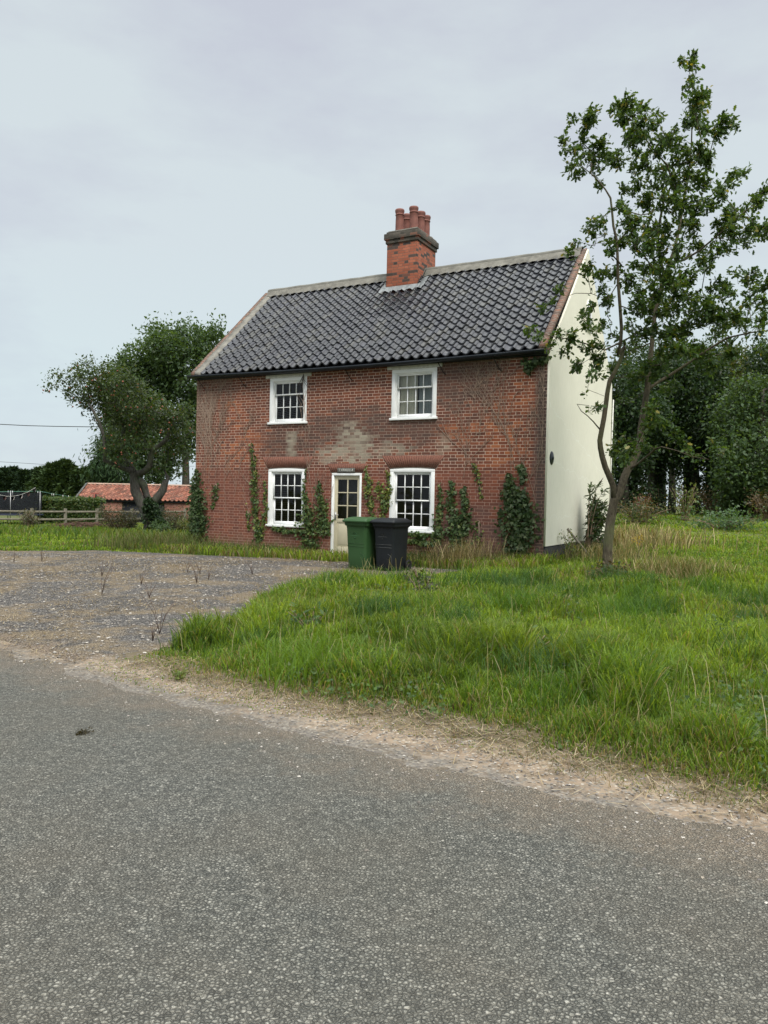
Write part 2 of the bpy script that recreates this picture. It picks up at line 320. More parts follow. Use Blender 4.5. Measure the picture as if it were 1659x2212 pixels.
# ------------------------------------------------------------------ THE SETTING
# ground
gx = np.concatenate([-np.geomspace(900, 26, 26), np.arange(-25, -8, .6), np.arange(-8, 9, .16), np.arange(9, 30, .7), np.geomspace(31, 900, 26)])
gy = np.concatenate([-np.geomspace(400, 7, 14), np.arange(-6, 2, .8), np.arange(2, 22, .16), np.arange(22, 60, .9), np.geomspace(61, 1500, 26)])
X_, Y_ = np.meshgrid(gx, gy); Z_ = H(X_, Y_); Z_ -= .02 * inside(X_, Y_, DRIVE) * 0
nx, ny = len(gx), len(gy); I = np.arange(nx * ny).reshape(ny, nx)
q = NT('soil_and_thatch', .95); c = q.ramp(q.noise(1.2, 6), [(.3, (.065, .095, .025)), (.5, (.095, .120, .032)), (.7, (.15, .13, .065))]); c = q.mix(q.rng(q.noise(14, 4), .45, .7, 0., .7), c, (.10, .085, .05)); q.bump(q.noise(25, 5), .8, .04)
mk('ground', np.stack([X_, Y_, Z_], -1).reshape(-1, 3), np.stack([I[:-1, :-1], I[:-1, 1:], I[1:, 1:], I[1:, :-1]], -1).reshape(-1, 4), q.col(c), kind='structure', smooth=True)
# strips along the road, following the edge line; s runs along the road, d across it
def strip(name, s0, s1, ds, dlist, mat, lift, jit=0, seed=0):
    s = np.arange(s0, s1, ds); V = []
    for k, dd in enumerate(dlist):
        px = 1.84 - s * .8096; e_ = redge(px); j = jit * (fb(s, k * 0 + dd[1], 2.5, seed) - .5) * 2 if dd[1] else 0
        dm = dd[0] if name == 'road' else np.where(px < -3.0, min(dd[0], .25) , dd[0]); d = dm + e_ + j
        x = 1.84 - s * .8096 + .587 * d; y = 3.6 + s * .587 + .8096 * d; V.append(np.stack([x, y, H(x, y) + lift], -1))
    V = np.stack(V); a, b, _ = V.shape; J = np.arange(a * b).reshape(a, b)
    return mk(name, V.reshape(-1, 3), np.stack([J[:-1, 1:], J[:-1, :-1], J[1:, :-1], J[1:, 1:]], -1).reshape(-1, 4), mat, kind='structure', smooth=True)
q = NT('chipped_asphalt', .82); q.b.inputs['Specular IOR Level'].default_value = .35
wx = q.n('ShaderNodeVectorMath', operation='ADD'); q.put(wx.inputs[0], q.P); sc_ = q.n('ShaderNodeVectorMath', operation='SCALE'); q.put(sc_.inputs[0], q.noise(45, 2, .5, None, True)); sc_.inputs['Scale'].default_value = .010; q.put(wx.inputs[1], sc_.outputs[0]); W = wx.outputs[0]
vc = q.vor(64, 'F1', 'Color', W); ve = q.vor(64, 'DISTANCE_TO_EDGE', 'Distance', W); cs = q.sep(vc); c2 = q.sep(q.vor(120, 'F1', 'Color', W)); fine = q.noise(260, 3, .7)
mixv = q.M('ADD', q.M('MULTIPLY', cs[0], .55), q.M('ADD', q.M('MULTIPLY', c2[0], .30), q.M('MULTIPLY', fine, .30)))
ch = q.ramp(mixv, [(.15, (.075, .078, .072)), (.45, (.150, .152, .136)), (.7, (.245, .243, .212)), (.9, (.36, .35, .305)), (1., (.46, .44, .39))])
c = q.mix(q.rng(ve, .0, .10, .75, 0.), ch, (.055, .053, .045)); bl_ = q.noise(.5, 4, .6); c = q.mix(q.rng(bl_, .35, .65, 0., .25), c, (.17, .165, .13))
dust = q.rng(q.noise(1.1, 5, .6), .42, .72, 0., .5); c = q.mix(dust, c, (.20, .175, .135))
x = q.sep(); dd = q.M('ADD', q.M('MULTIPLY', q.M('SUBTRACT', x[0], 1.84), .587), q.M('MULTIPLY', q.M('SUBTRACT', x[1], 3.6), .8096)); sand = q.rng(q.M('ADD', dd, q.M('MULTIPLY', q.M('SUBTRACT', q.noise(3, 6, .7), .5), 1.6)), -.7, .15, 0., .95)
sand = q.M('MULTIPLY', sand, q.rng(q.noise(60, 3), .35, .6, .45, 1.)); c = q.mix(sand, c, q.mix(q.noise(50, 3), (.25, .19, .135), (.37, .295, .215)))
q.bump(q.M('ADD', q.M('ADD', q.rng(ve, 0., .3), q.M('MULTIPLY', cs[1], 1.4)), q.M('MULTIPLY', c2[1], .5)), 1., .014); MAT['road'] = q.col(c)
strip('road', -60, 90, .12, [(-7.2, 0), (-5, 0), (-3, 0), (-1.5, 0), (-.6, 0), (-.2, 0), (.06, 1)], MAT['road'], .014, .22, 5)
q = NT('sandy_verge', .95); c = q.ramp(q.noise(2.5, 6, .7), [(.3, (.17, .125, .088)), (.5, (.275, .21, .15)), (.7, (.37, .295, .215))])
cs = q.sep(q.vor(55, 'F1', 'Color')); c = q.mix(q.rng(cs[0], .72, .8, 0., .75), c, q.ramp(cs[1], [(0, (.10, .095, .085)), (.6, (.24, .22, .19)), (1, (.5, .45, .38))])); x = q.sep(); dd = q.M('ADD', q.M('MULTIPLY', q.M('SUBTRACT', x[0], 1.84), .587), q.M('MULTIPLY', q.M('SUBTRACT', x[1], 3.6), .8096)); dn = q.M('ADD', dd, q.M('MULTIPLY', q.M('SUBTRACT', q.noise(4, 6, .7), .5), 1.)); c = q.mix(q.rng(dn, -.05, .2, .75, 0.), c, q.ramp(cs[2], [(0, (.06, .06, .058)), (.6, (.15, .145, .135)), (1, (.26, .24, .20))])); c = q.mix(q.rng(q.noise(7, 6, .7), .5, .66, 0., .75), c, (.12, .09, .055)); c = q.mix(q.rng(dn, .35, .65, 0., .9), c, q.mix(q.noise(30, 4), (.07, .06, .03), (.17, .135, .085)))
q.bump(q.M('ADD', q.noise(40, 5), q.M('MULTIPLY', cs[0], .7)), .9, .015); MAT['verge'] = q.col(c)
strip('verge', -60, 90, .1, [(-.35, 0), (-.1, 0), (.1, 0), (.3, 0), (.5, 0), (.75, 1), (1.1, 1)], MAT['verge'], .009, .15, 9)
# gravel driveway
gx = np.arange(-18, 2.2, .12); gy = np.arange(6.2, 20.4, .12); X_, Y_ = np.meshgrid(gx, gy); Z_ = H(X_, Y_) + .006 + .02 * Sm((fb(X_, Y_, .7, 31) - .5) * 3) * Sm((sd(X_, Y_) - .4) / .8); nx, ny = len(gx), len(gy); I = np.arange(nx * ny).reshape(ny, nx)
Fq = np.stack([I[:-1, :-1], I[:-1, 1:], I[1:, 1:], I[1:, :-1]], -1).reshape(-1, 4); cx = (X_[:-1, :-1] + .06).ravel(); cy = (Y_[:-1, :-1] + .06).ravel()
ins = inside(cx + .3 * (vn(cx, cy, 1.5, 21) - .5), cy + .3 * (vn(cx, cy, 1.5, 22) - .5), DRIVE); Fq = Fq[ins]; us = np.unique(Fq); rm = np.zeros(nx * ny, int); rm[us] = np.arange(len(us))
q = NT('gravel', .92); x = q.sep(); cs = q.sep(q.vor(38, 'F1', 'Color')); ve = q.vor(38, 'DISTANCE_TO_EDGE', 'Distance'); c = q.ramp(cs[0], [(0, (.085, .080, .078)), (.5, (.165, .155, .145)), (.8, (.245, .228, .208)), (.96, (.32, .295, .26)), (1, (.48, .44, .38))])
c = q.mix(q.rng(ve, .03, .12, .8, 0.), c, (.07, .06, .055))
n3 = q.noise(.85, 6, .7); c = q.mix(q.rng(n3, .47, .56, 0., .85), c, q.mix(q.noise(18, 5), (.19, .145, .095), (.38, .30, .195)))
c = q.mix(q.rng(q.noise(2.3, 5, .7), .58, .72, 0., .6), c, (.085, .07, .052))
dd = q.M('ADD', q.M('MULTIPLY', q.M('SUBTRACT', x[0], 1.84), .587), q.M('MULTIPLY', q.M('SUBTRACT', x[1], 3.6), .8096)); c = q.mix(q.rng(q.M('ADD', dd, q.M('MULTIPLY', q.M('SUBTRACT', q.noise(2.2, 6, .7), .5), 2.6)), .15, .55, .85, 0.), c, q.mix(q.noise(40, 4), (.22, .165, .12), (.36, .28, .21)))
q.bump(q.M('ADD', cs[1], q.rng(ve, 0., .2)), 1., .02); MAT['gravel'] = q.col(c)
DLIFT = .013
mk('driveway', np.stack([X_, Y_, Z_], -1).reshape(-1, 3)[us], rm[Fq], MAT['gravel'], kind='structure', smooth=True)

# ------------------------------------------------------------------ HOUSE
L, D = 9.927, 6.19; ZE, ZR, D2 = 4.86, 7.83, 3.09; BZ = -.3
house = empty('brick_cottage', tuple(HO), -TH, label='two-storey red brick cottage with black pantile roof and white rendered gable', cat='house')
WIN = dict(UL=(2.515, 3.675, 3.50, 4.70), UR=(6.125, 7.303, 3.50, 4.70), LL=(2.515, 3.675, .84, 2.354), LR=(6.125, 7.303, .84, 2.354)); DOOR = (4.48, 5.34, .205, 2.235)
def wall_front():
    m = MB(); op = list(WIN.values()) + [DOOR]
    xs = sorted({0, L} | {o[0] for o in op} | {o[1] for o in op}); zs = sorted({BZ, ZE} | {o[2] for o in op} | {o[3] for o in op})
    for i in range(len(xs) - 1):
        for j in range(len(zs) - 1):
            a, b, c_, d = xs[i], xs[i + 1], zs[j], zs[j + 1]; mx_, mz = (a + b) / 2, (c_ + d) / 2
            if any(o[0] < mx_ < o[1] and o[2] < mz < o[3] for o in op): continue
            for y in (0, .3):
                f = [(0, 1, 2, 3)] if y == 0 else [(3, 2, 1, 0)]
                m.add([(a, y, c_), (b, y, c_), (b, y, d), (a, y, d)], f)
    for a, b, c_, d in op:
        m.add([(a, 0, c_), (a, .3, c_), (a, .3, d), (a, 0, d)], [(0, 1, 2, 3)]); m.add([(b, 0, c_), (b, .3, c_), (b, .3, d), (b, 0, d)], [(3, 2, 1, 0)])
        m.add([(a, 0, c_), (b, 0, c_), (b, .3, c_), (a, .3, c_)], [(0, 1, 2, 3)]); m.add([(a, 0, d), (b, 0, d), (b, .3, d), (a, .3, d)], [(3, 2, 1, 0)])
    # the rest of the brick shell: left gable and back
    m.add([(0, 0, BZ), (0, D, BZ), (0, D, ZE), (0, D2, ZR - .1), (0, 0, ZE)], [(0, 4, 3, 2, 1)])
    m.add([(0, D, BZ), (L, D, BZ), (L, D, ZE), (0, D, ZE)], [(3, 2, 1, 0)])
    return m.o('wall', MAT['brick'], house)
wall_front()
# rendered gable, a slab 4 cm proud of the brick end
g = MB(); out = [(-.02, .66), (D, .66), (D, ZE + .12), (D2, ZR + .14), (-.02, ZE + .02)]
for xx in (L + .001, L + .045): g.add([(xx, y, z) for y, z in out], [(0, 1, 2, 3, 4)] if xx > L + .01 else [(4, 3, 2, 1, 0)])
n_ = 5; VV = [(L + .001, y, z) for y, z in out] + [(L + .045, y, z) for y, z in out]; g.add(VV, [(i, (i + 1) % 5, (i + 1) % 5 + 5, i + 5) for i in range(5)])
g.o('gable_wall', MAT['render'], house, label='white rendered gable wall')
MB().box(L - .28, L, -.0, D, BZ, ZE, None).v  # (thickness is carried by the slab)
MB().box(L - .02, L + .03, .012, D + .02, BZ, .66).o('plinth', MAT['plinth'], house, label='black painted plinth of the gable')
# dark rooms: floor between storeys and a cross wall
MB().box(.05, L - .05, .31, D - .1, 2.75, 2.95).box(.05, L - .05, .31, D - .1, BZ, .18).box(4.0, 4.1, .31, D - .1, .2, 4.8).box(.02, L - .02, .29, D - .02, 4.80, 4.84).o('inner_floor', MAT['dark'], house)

# pantile roof ------------------------------------------------
def pantiles(name, x0, x1, nrow, ncol, eave, ridge, mat, cols, parent, amp=1., seed=1, nu=9, label=None):
    """eave, ridge: (y, z). one tile = S profile lifted at its tail"""
    r = np.random.default_rng(seed); ey, ez = eave; ry, rz_ = ridge; sl = math.hypot(ry - ey, rz_ - ez); ux, uz = (ry - ey) / sl, (rz_ - ez) / sl; nyv, nz = -uz, ux
    if nz < 0: nyv, nz = -nyv, -nz
    w = (x1 - x0) / ncol; g_ = sl / nrow; u = np.linspace(0, 1, nu); prof = np.where(u < .64, -.030 * np.sin(math.pi * u / .64), .044 * np.sin(math.pi * (u - .64) / .36)) * amp
    V = []; F = []; T = []; n = 0
    for i in range(nrow):
        for j in range(ncol):
            c = np.array(cols[r.integers(len(cols))]) * r.uniform(.75, 1.25); dz = r.normal(0, .0035); rot = r.normal(0, .008); sh = r.normal(0, .006)
            s0 = i * g_ + sh - .02; s1 = (i + 1) * g_ + .05; pts = []
            for s_, lift in ((s0, -.004), (s0, .038), (s0 + .03, .037), (s1, .0)):
                for k in range(nu):
                    hgt = prof[k] + lift + dz + rot * (u[k] - .5); curve = -.012 * math.cos((u[k] / .64) * math.pi * 2) * 0 + (.03 * ((u[k] / .64 - .5) ** 2 * 4 - 1) if u[k] < .64 and s_ < s0 + .04 else 0)
                    ss = s_ + curve
                    pts.append((x0 + (j + u[k] * 1.04) * w + rot * .2, ey + ux * ss + nyv * hgt, ez + uz * ss + nz * hgt))
            V += pts; T += [c] * len(pts)
            for a in range(3): F += [(n + a * nu + k, n + a * nu + k + 1, n + (a + 1) * nu + k + 1, n + (a + 1) * nu + k) for k in range(nu - 1)]
            n += len(pts)
    return mk(name, V, np.array(F), mat, parent, True, np.array(T), label=label)
BT = [(.014, .015, .021), (.018, .019, .027), (.012, .013, .017), (.016, .017, .023), (.020, .020, .025), (.013, .014, .019), (.015, .016, .021), (.017, .018, .024), (.040, .039, .036)]
EY, EZ = -.16, ZE - .02; sl_n = (ZR - ZE) / D2
pantiles('roof', .30, L - .18, 18, 38, (EY, EZ + .10), (D2 - .02, ZR + .05), MAT['tile'], BT, house, label='glazed blue-black pantile roof')
pantiles('roof', .30, L - .18, 18, 38, (D + .16, EZ + .10), (D2 + .02, ZR + .05), MAT['tile'], BT, house, seed=5, label='rear slope of the pantile roof')
# boarding under tiles
MB().add([(.0, EY, EZ + .02), (L, EY, EZ + .02), (L, D2, ZR - .03), (0, D2, ZR - .03), (0, D + .16, EZ + .02), (L, D + .16, EZ + .02)], [(0, 1, 2, 3), (3, 2, 5, 4), (3, 2, 1, 0)]).o('roof_boarding', MAT['darkwood'], house)
# ridge
m = MB(); an = np.linspace(-.2, math.pi + .2, 9); xs = np.linspace(.1, L - .1, 34); V = []
for i, xx in enumerate(xs):
    for a in an: V.append((xx, D2 + .11 * math.cos(a), ZR + .13 + .10 * math.sin(a) + .006 * math.sin(i * 2.1)))
m.add(V, [(i * 9 + k, (i + 1) * 9 + k, (i + 1) * 9 + k + 1, i * 9 + k + 1) for i in range(33) for k in range(8)]); m.o('ridge_tile', MAT['ridge'], house)
m = MB()
for s_ in (-1, 1):
    V = []; xs = np.linspace(.12, L - .12, 120)
    for xx in xs:
        w = .21 + .025 * math.sin(xx / .248 * 2 * math.pi) + random.uniform(-.008, .008)
        V += [(xx, D2 + s_ * .09, ZR + .17), (xx, D2 + s_ * w, ZR + .13 - w * sl_n + .025)]
    m.add(V, [(2 * i, 2 * i + 1, 2 * i + 3, 2 * i + 2) if s_ < 0 else (2 * i, 2 * i + 2, 2 * i + 3, 2 * i + 1) for i in range(119)])
m.o('ridge_mortar', MAT['mortar'], house)
# gable copings (slope bands)
def slope_band(name, x0, x1, mat, up0, up1, eyo=-.12, thick=.12, label=None):
    m = MB(); n = 40
    for sgn, (ya, yb) in ((1, (EY + eyo + .1, D2)), (-1, (D + .16, D2))):
        V = []
        for i in range(n + 1):
            t = i / n; y = ya + (yb - ya) * t; z = EZ + (ZR - EZ) * t + .05; j = random.uniform(-.008, .008)
            V += [(x0 + j, y, z + up0 + j), (x1, y, z + up1 + j * .5), (x1, y, z + up1 - thick), (x0 + j, y, z + up0 - thick)]
        F = []
        for i in range(n):
            for k in range(4):
                a, b = i * 4 + k, i * 4 + (k + 1) % 4; F.append((a, b, b + 4, a + 4) if sgn < 0 else (a, a + 4, b + 4, b))
        F += [(0, 1, 2, 3), (n * 4, n * 4 + 3, n * 4 + 2, n * 4 + 1)]
        m.add(V, F)
    return m.o(name, mat, house, label=label)
slope_band('gable_coping', L - .15, L + .0, MAT['coping'], .10, .14, label='weathered brick coping on the white gable')
slope_band('gable_coping', -.06, .08, MAT['coping'], .10, .09, label='thin brick coping on the left gable')
slope_band('verge_mortar', .07, .30, MAT['mortar'], .10, .055)
# corner of render above kneeler at eaves
MB().box(L - .2, L + .04, -.10, .25, ZE - .02, ZE + .12).o('kneeler', MAT['coping'], house)
MB().box(-.05, .12, -.12, .25, ZE - .02, ZE + .12).o('kneeler', MAT['coping'], house)
# gutter + brackets
m = MB(); an = np.linspace(math.pi, 2 * math.pi, 9); V = []; xs = np.linspace(-.12, L + .02, 30)
def gz(xx): return ZE + .03 - .10 * math.sin(math.pi * min(1, max(0, xx / L))) * .55
for xx in xs:
    for rr in (.075, .066):
        for a in (an if rr > .07 else an[::-1]): V.append((xx, EY - .06 + rr * math.cos(a), gz(xx) + rr * math.sin(a)))
m.add(V, [(i * 18 + k, (i + 1) * 18 + k, (i + 1) * 18 + (k + 1) % 18, i * 18 + (k + 1) % 18) for i in range(29) for k in range(18)] + [tuple(range(18)), tuple(range(29 * 18 + 17, 29 * 18 - 1, -1))])
gut = m.o('gutter', MAT['gutter'], house, label='black half-round gutter')
MB().box(0, L, -.10, -.005, ZE - .07, ZE - .0).o('fascia', MAT['darkwood'], house)
for xx in (.35, 1.75, 2.0 + 3.05, 7.55, 8.9):
    m = MB(); m.tube([(xx - .02, -.02, ZE - .35), (xx - .09, -.03, ZE - .28), (xx - .18, EY - .05, ZE - .02)], .011, 5); m.o('gutter_bracket', MAT['iron'], house)
# arches of rubbed brick
def arch(xa, xb, z0, h, spread):
    m = MB(); n = int((xb - xa + spread) / .055); 
    for i in range(n):
        t0, t1 = i / n, (i + 1) / n; g_ = .0016
        b0, b1 = xa - .03 + (xb - xa + .06) * t0 + g_, xa - .03 + (xb - xa + .06) * t1 - g_; a0, a1 = xa - spread + (xb - xa + 2 * spread) * t0 + g_, xa - spread + (xb - xa + 2 * spread) * t1 - g_
        cb = .02 * math.sin(math.pi * (t0 + t1) / 2); y = -.004 - random.uniform(0, .003)
        m.add([(b0, y, z0 + cb), (b1, y, z0 + cb), (a1, y, z0 + h), (a0, y, z0 + h), (b0, .05, z0 + cb), (b1, .05, z0 + cb), (a1, .05, z0 + h), (a0, .05, z0 + h)], [(0, 1, 2, 3), (0, 4, 5, 1), (1, 5, 6, 2), (2, 6, 7, 3), (3, 7, 4, 0)])
    MB().add([(xa - .032, -.002, z0 - .01), (xb + .032, -.002, z0 - .01), (xb + spread, -.002, z0 + h + .004), (xa - spread, -.002, z0 + h + .004)], [(0, 1, 2, 3)]).o('arch_mortar', MAT['mortar'], house)
    return m.o('brick_arch', MAT['archbrick'], house)
arch(2.515, 3.675, 2.36, .30, .22); arch(6.125, 7.303, 2.36, .30, .24); arch(DOOR[0], DOOR[1], 2.25, .225, .15)
# sash windows
def sash(x0, x1, z0, z1, ncol, rows_up, rows_dn, lintel, curtain=False, bow=0.):
    w = empty('sash_window', ((x0 + x1) / 2, 0, z0)); w.parent = house; a, b = -(x1 - x0) / 2, (x1 - x0) / 2; h = z1 - z0
    fr_ = MB(); fw = .095; y0, y1 = -.012, .13
    fr_.box(a, a + fw, y0, y1, .06, h - .085).box(b - fw, b, y0, y1, .06, h - .085)
    # head, slightly bowed
    n = 8; V = []
    for i in range(n + 1):
        t = i / n; xx = a + (b - a) * t; zz = h - bow + bow * math.sin(math.pi * t) + .0
        V += [(xx, y0, h - .085), (xx, y0, zz), (xx, y1, zz), (xx, y1, h - .085)]
    fr_.add(V, [(i * 4 + k, i * 4 + 4 + k, i * 4 + 4 + (k + 1) % 4, i * 4 + (k + 1) % 4) for i in range(n) for k in range(4)] + [(0, 1, 2, 3), (n * 4 + 3, n * 4 + 2, n * 4 + 1, n * 4)])
    fr_.box(a + fw, a + fw + .022, .018, y1 - .002, .062, h - .087).box(b - fw - .022, b - fw, .018, y1 - .002, .062, h - .087).box(a + fw + .022, b - fw - .022, .018, y1 - .002, h - .107, h - .087)
    fr_.o('window_frame', MAT['white'], w, bevel=.003)
    MB().box(a - .035, b + .035, -.055, .13, 0., .056).o('window_sill', MAT['white'], w, bevel=.004)
    if lintel: MB().box(a - .13, b + .13, -.03, .012, h + .004, h + .085).o('lintel_board', MAT['oldwhite'], w, bevel=.003)
    ia, ib = a + fw + .022, b - fw - .022; zt, zb = h - .107, .06; tot = rows_up + rows_dn; zm = zb + (zt - zb) * (rows_dn / tot) + .02
    for nm, lo, hi, rows, yy, bot in (('upper_sash', zm - .018, zt, rows_up, .045, .036), ('lower_sash', zb, zm + .018, rows_dn, .085, .085)):
        s = MB(); st = .042; s.box(ia, ia + st, yy, yy + .035, lo, hi).box(ib - st, ib, yy, yy + .035, lo, hi).box(ia + st, ib - st, yy, yy + .035, lo, lo + bot).box(ia + st, ib - st, yy, yy + .035, hi - (.04 if nm == 'upper_sash' else .034), hi)
        gx0, gx1, gz0, gz1 = ia + st, ib - st, lo + bot, hi - .037
        for k in range(1, ncol): xx = gx0 + (gx1 - gx0) * k / ncol; s.box(xx - .011, xx + .011, yy + .004, yy + .031, gz0, gz1)
        for k in range(1, rows):
            zz = gz0 + (gz1 - gz0) * k / rows
            for c_ in range(ncol): s.box(gx0 + (gx1 - gx0) * c_ / ncol + (.011 if c_ else 0), gx0 + (gx1 - gx0) * (c_ + 1) / ncol - (.011 if c_ < ncol - 1 else 0), yy + .006, yy + .029, zz - .010, zz + .010)
        so_ = s.o(nm, MAT['white'], w)
        for c_ in range(ncol):
            for r_ in range(rows):
                xa, xb = gx0 + (gx1 - gx0) * c_ / ncol, gx0 + (gx1 - gx0) * (c_ + 1) / ncol; za, zb_ = gz0 + (gz1 - gz0) * r_ / rows, gz0 + (gz1 - gz0) * (r_ + 1) / rows; tl = random.uniform(-.004, .004); t2 = random.uniform(-.003, .003)
                MB().add([(xa, yy + .017 + tl, za + 0), (xb, yy + .017 - tl, za), (xb, yy + .017 - tl + t2, zb_), (xa, yy + .017 + tl + t2, zb_)], [(0, 1, 2, 3)]).o('pane', MAT['glass'], w)
    # blank back so that the room reads dark
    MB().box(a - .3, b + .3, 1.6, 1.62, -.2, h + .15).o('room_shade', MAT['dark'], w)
    if curtain:
        V = []; n = 40
        for i in range(n + 1): xx = ia + (ib - ia) * (.02 + .50 * i / n); V += [(xx, .145 + .012 * math.sin(i * 1.3), .07), (xx, .145 + .012 * math.sin(i * 1.3), h - .1)]
        MB().add(V, [(2 * i, 2 * i + 2, 2 * i + 3, 2 * i + 1) for i in range(n)]).o('curtain', MAT['curtain'], w, True)
        V = []
        for i in range(n + 1): xx = ia + (ib - ia) * (.55 + .5 * i / n); V += [(xx, .18 + .012 * math.sin(i * 1.1), .07), (xx, .18 + .012 * math.sin(i * 1.1), h - .1)]
        MB().add(V, [(2 * i, 2 * i + 2, 2 * i + 3, 2 * i + 1) for i in range(n)]).o('curtain', plain('dim_curtain', (.42, .44, .44), .9, .1, 4), w, True)
    return w
sash(*WIN['UL'], 4, 1, 2, True)['label'] = 'upper left sash window with dark panes'
sash(*WIN['UR'], 4, 1, 2, True, True)['label'] = 'upper right sash window with pale curtain behind'
sash(*WIN['LL'], 4, 2, 2, False, bow=.022)['label'] = 'lower left sash window of sixteen panes'
sash(*WIN['LR'], 4, 2, 2, False, bow=.022)['label'] = 'lower right sash window of sixteen panes behind the bins'
# door
dx0, dx1, dz0, dz1 = DOOR; dr = empty('door', ((dx0 + dx1) / 2, 0, dz0)); dr.parent = house; dr['label'] = 'cream door with six dark panes above a panel'; a = (dx1 - dx0) / 2; h = dz1 - dz0
MB().box(-a, -a + .055, -.01, .12, 0, h - .055).box(a - .055, a, -.01, .12, 0, h - .055).box(-a, a, -.01, .12, h - .055, h).o('door_frame', MAT['white'], dr, bevel=.003)
MB().box(-a - .02, a + .02, -.09, .2, -.06, 0.).o('door_step', MAT['oldwhite'], dr, bevel=.01)
b = a - .06; lf = MB(); gl0, gl1 = .90, h - .155
lf.box(-b, -b + .085, .045, .085, .01, h - .06).box(b - .085, b, .045, .085, .01, h - .06).box(-b + .085, b - .085, .045, .085, h - .155, h - .06).box(-b + .085, b - .085, .045, .085, gl0 - .10, gl0).box(-b + .085, b - .085, .045, .085, .01, .2)
lf.box(-b + .085, b - .085, .058, .076, .2, gl0 - .1).box(-b + .13, b - .13, .050, .058, .25, gl0 - .15)
lf.box(-.014, .014, .048, .082, gl0, gl1)
for k in (1, 2): zz = gl0 + (gl1 - gl0) * k / 3; lf.box(-b + .085, -.014, .050, .080, zz - .013, zz + .013).box(.014, b - .085, .050, .080, zz - .013, zz + .013)
lf.o('door_leaf', MAT['cream'], dr, bevel=.003)
for c_ in range(2):
    for r_ in range(3):
        xa = (-b + .085) + c_ * (b - .085); za = gl0 + (gl1 - gl0) * r_ / 3; MB().add([(xa, .065, za), (xa + b - .085, .065, za), (xa + b - .085, .065, za + (gl1 - gl0) / 3), (xa, .065, za + (gl1 - gl0) / 3)], [(0, 1, 2, 3)]).o('pane', MAT['glass'], dr)
MB().box(-b, b, .4, .41, .05, h - .05).o('inner_blind', plain('grey_blind', (.10, .10, .095), .9, .1), dr)
MB().box(-b + .02, -b + .055, .036, .045, .86, 1.06).tube([(-b + .038, .045, .99), (-b + .038, .0, .99), (-b + .15, -.004, .99)], .010, 6).o('handle', MAT['metal'], dr)
# vent / pattress plate on gable, attic window
m = MB(); m.lathe([(0, .05), (.03, .05), (.035, .03), (.10, .028), (.145, .012), (.15, 0)], n=28); o = m.o('wall_plate', MAT['gutter'], house, True, label='round black cast iron wall plate'); o.location = (L + .045, .28, 2.59); o.rotation_euler = (0, R(90), 0)
aw = empty('attic_window', (L + .045, 3.25, 5.95)); aw.parent = house; aw['label'] = 'small arched attic window in the gable'
def archpts(w, h, n=10): return [(-w, 0), (w, 0)] + [(w * math.cos(t), h + w * math.sin(t)) for t in np.linspace(0, math.pi, n)]
P1, P2 = archpts(.24, .55), archpts(.19, .55); P2 = [(x_, z_ + (.05 if i < 2 else 0)) for i, (x_, z_) in enumerate(P2)]
V = [(.03, x_, z_) for x_, z_ in P1] + [(.03, x_, z_) for x_, z_ in P2] + [(0, x_, z_) for x_, z_ in P1] + [(.0, x_, z_) for x_, z_ in P2]; n = len(P1)
MB().add(V, [(i, (i + 1) % n, n + (i + 1) % n, n + i) for i in range(n)] + [(i, 2 * n + i, 2 * n + (i + 1) % n, (i + 1) % n) for i in range(n)] + [(n + i, n + (i + 1) % n, 3 * n + (i + 1) % n, 3 * n + i) for i in range(n)]).box(.008, .02, -.012, .012, .05, .73).o('window_frame', MAT['white'], aw)
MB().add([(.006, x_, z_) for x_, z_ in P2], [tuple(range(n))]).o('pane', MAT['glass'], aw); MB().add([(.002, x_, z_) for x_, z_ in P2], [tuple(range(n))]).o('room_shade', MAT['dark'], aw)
# name plate
pl = MB().box(-.25, .25, -.03, -.008, 0, .10).o('name_plate', plain('mossy_slate', (.13, .13, .115), .9, .5, 25), house, bevel=.004, label='weathered slate name plate over the door'); pl.location = (4.90, 0, 2.262)
def text(s_, size, mat, parent, loc, rot, name='lettering', ext=.002):
    cu = bpy.data.curves.new(name, 'FONT'); cu.body = s_; cu.size = size; cu.extrude = ext; cu.align_x = 'CENTER'; cu.align_y = 'CENTER'; cu.resolution_u = 2
    t = bpy.data.objects.new(name, cu); COL.objects.link(t); dg = bpy.context.evaluated_depsgraph_get(); me = bpy.data.meshes.new_from_object(t.evaluated_get(dg)); bpy.data.objects.remove(t)
    o = bpy.data.objects.new(name, me); COL.objects.link(o); me.materials.clear(); me.materials.append(mat); o.parent = parent; o.location = loc; o.rotation_euler = rot; return o
text('T CKRISTE A', .075, MAT['oldwhite'], pl, (0, -.032, .05), (R(90), 0, 0))

# chimney ------------------------------------------------------
ch = empty('chimney', (4.54, 2.51, 7.07)); ch.parent = house; cw, cdp = .93, 1.19
MB().box(0, cw, 0, cdp, -.17, 1.60).o('stack', MAT['chim'], ch, bevel=.006)
m = MB(); m.box(-.035, cw + .035, -.035, cdp + .035, 1.60, 1.70).box(-.07, cw + .07, -.07, cdp + .07, 1.703, 1.87).box(-.02, cw + .02, -.02, cdp + .02, 1.87, 1.93); m.o('cap', MAT['capbrick'], ch, bevel=.012)
m = MB()
for k in range(60):
    a = random.random() * 6.28; x_, y_ = cw / 2 + random.uniform(-.4, .4), cdp / 2 + random.uniform(-.5, .5); s_ = random.uniform(.02, .06); m.box(x_ - s_, x_ + s_, y_ - s_, y_ + s_, 1.9, 1.95 + s_ * .5)
m.box(.02, cw - .02, .02, cdp - .02, 1.88, 1.96); m.o('flaunching', MAT['mortar'], ch)
m = MB(); m.box(-.012, cw + .012, -.018, cdp + .012, -.15, .34); m.o('stack_base', MAT['capbrick'], ch, bevel=.01)
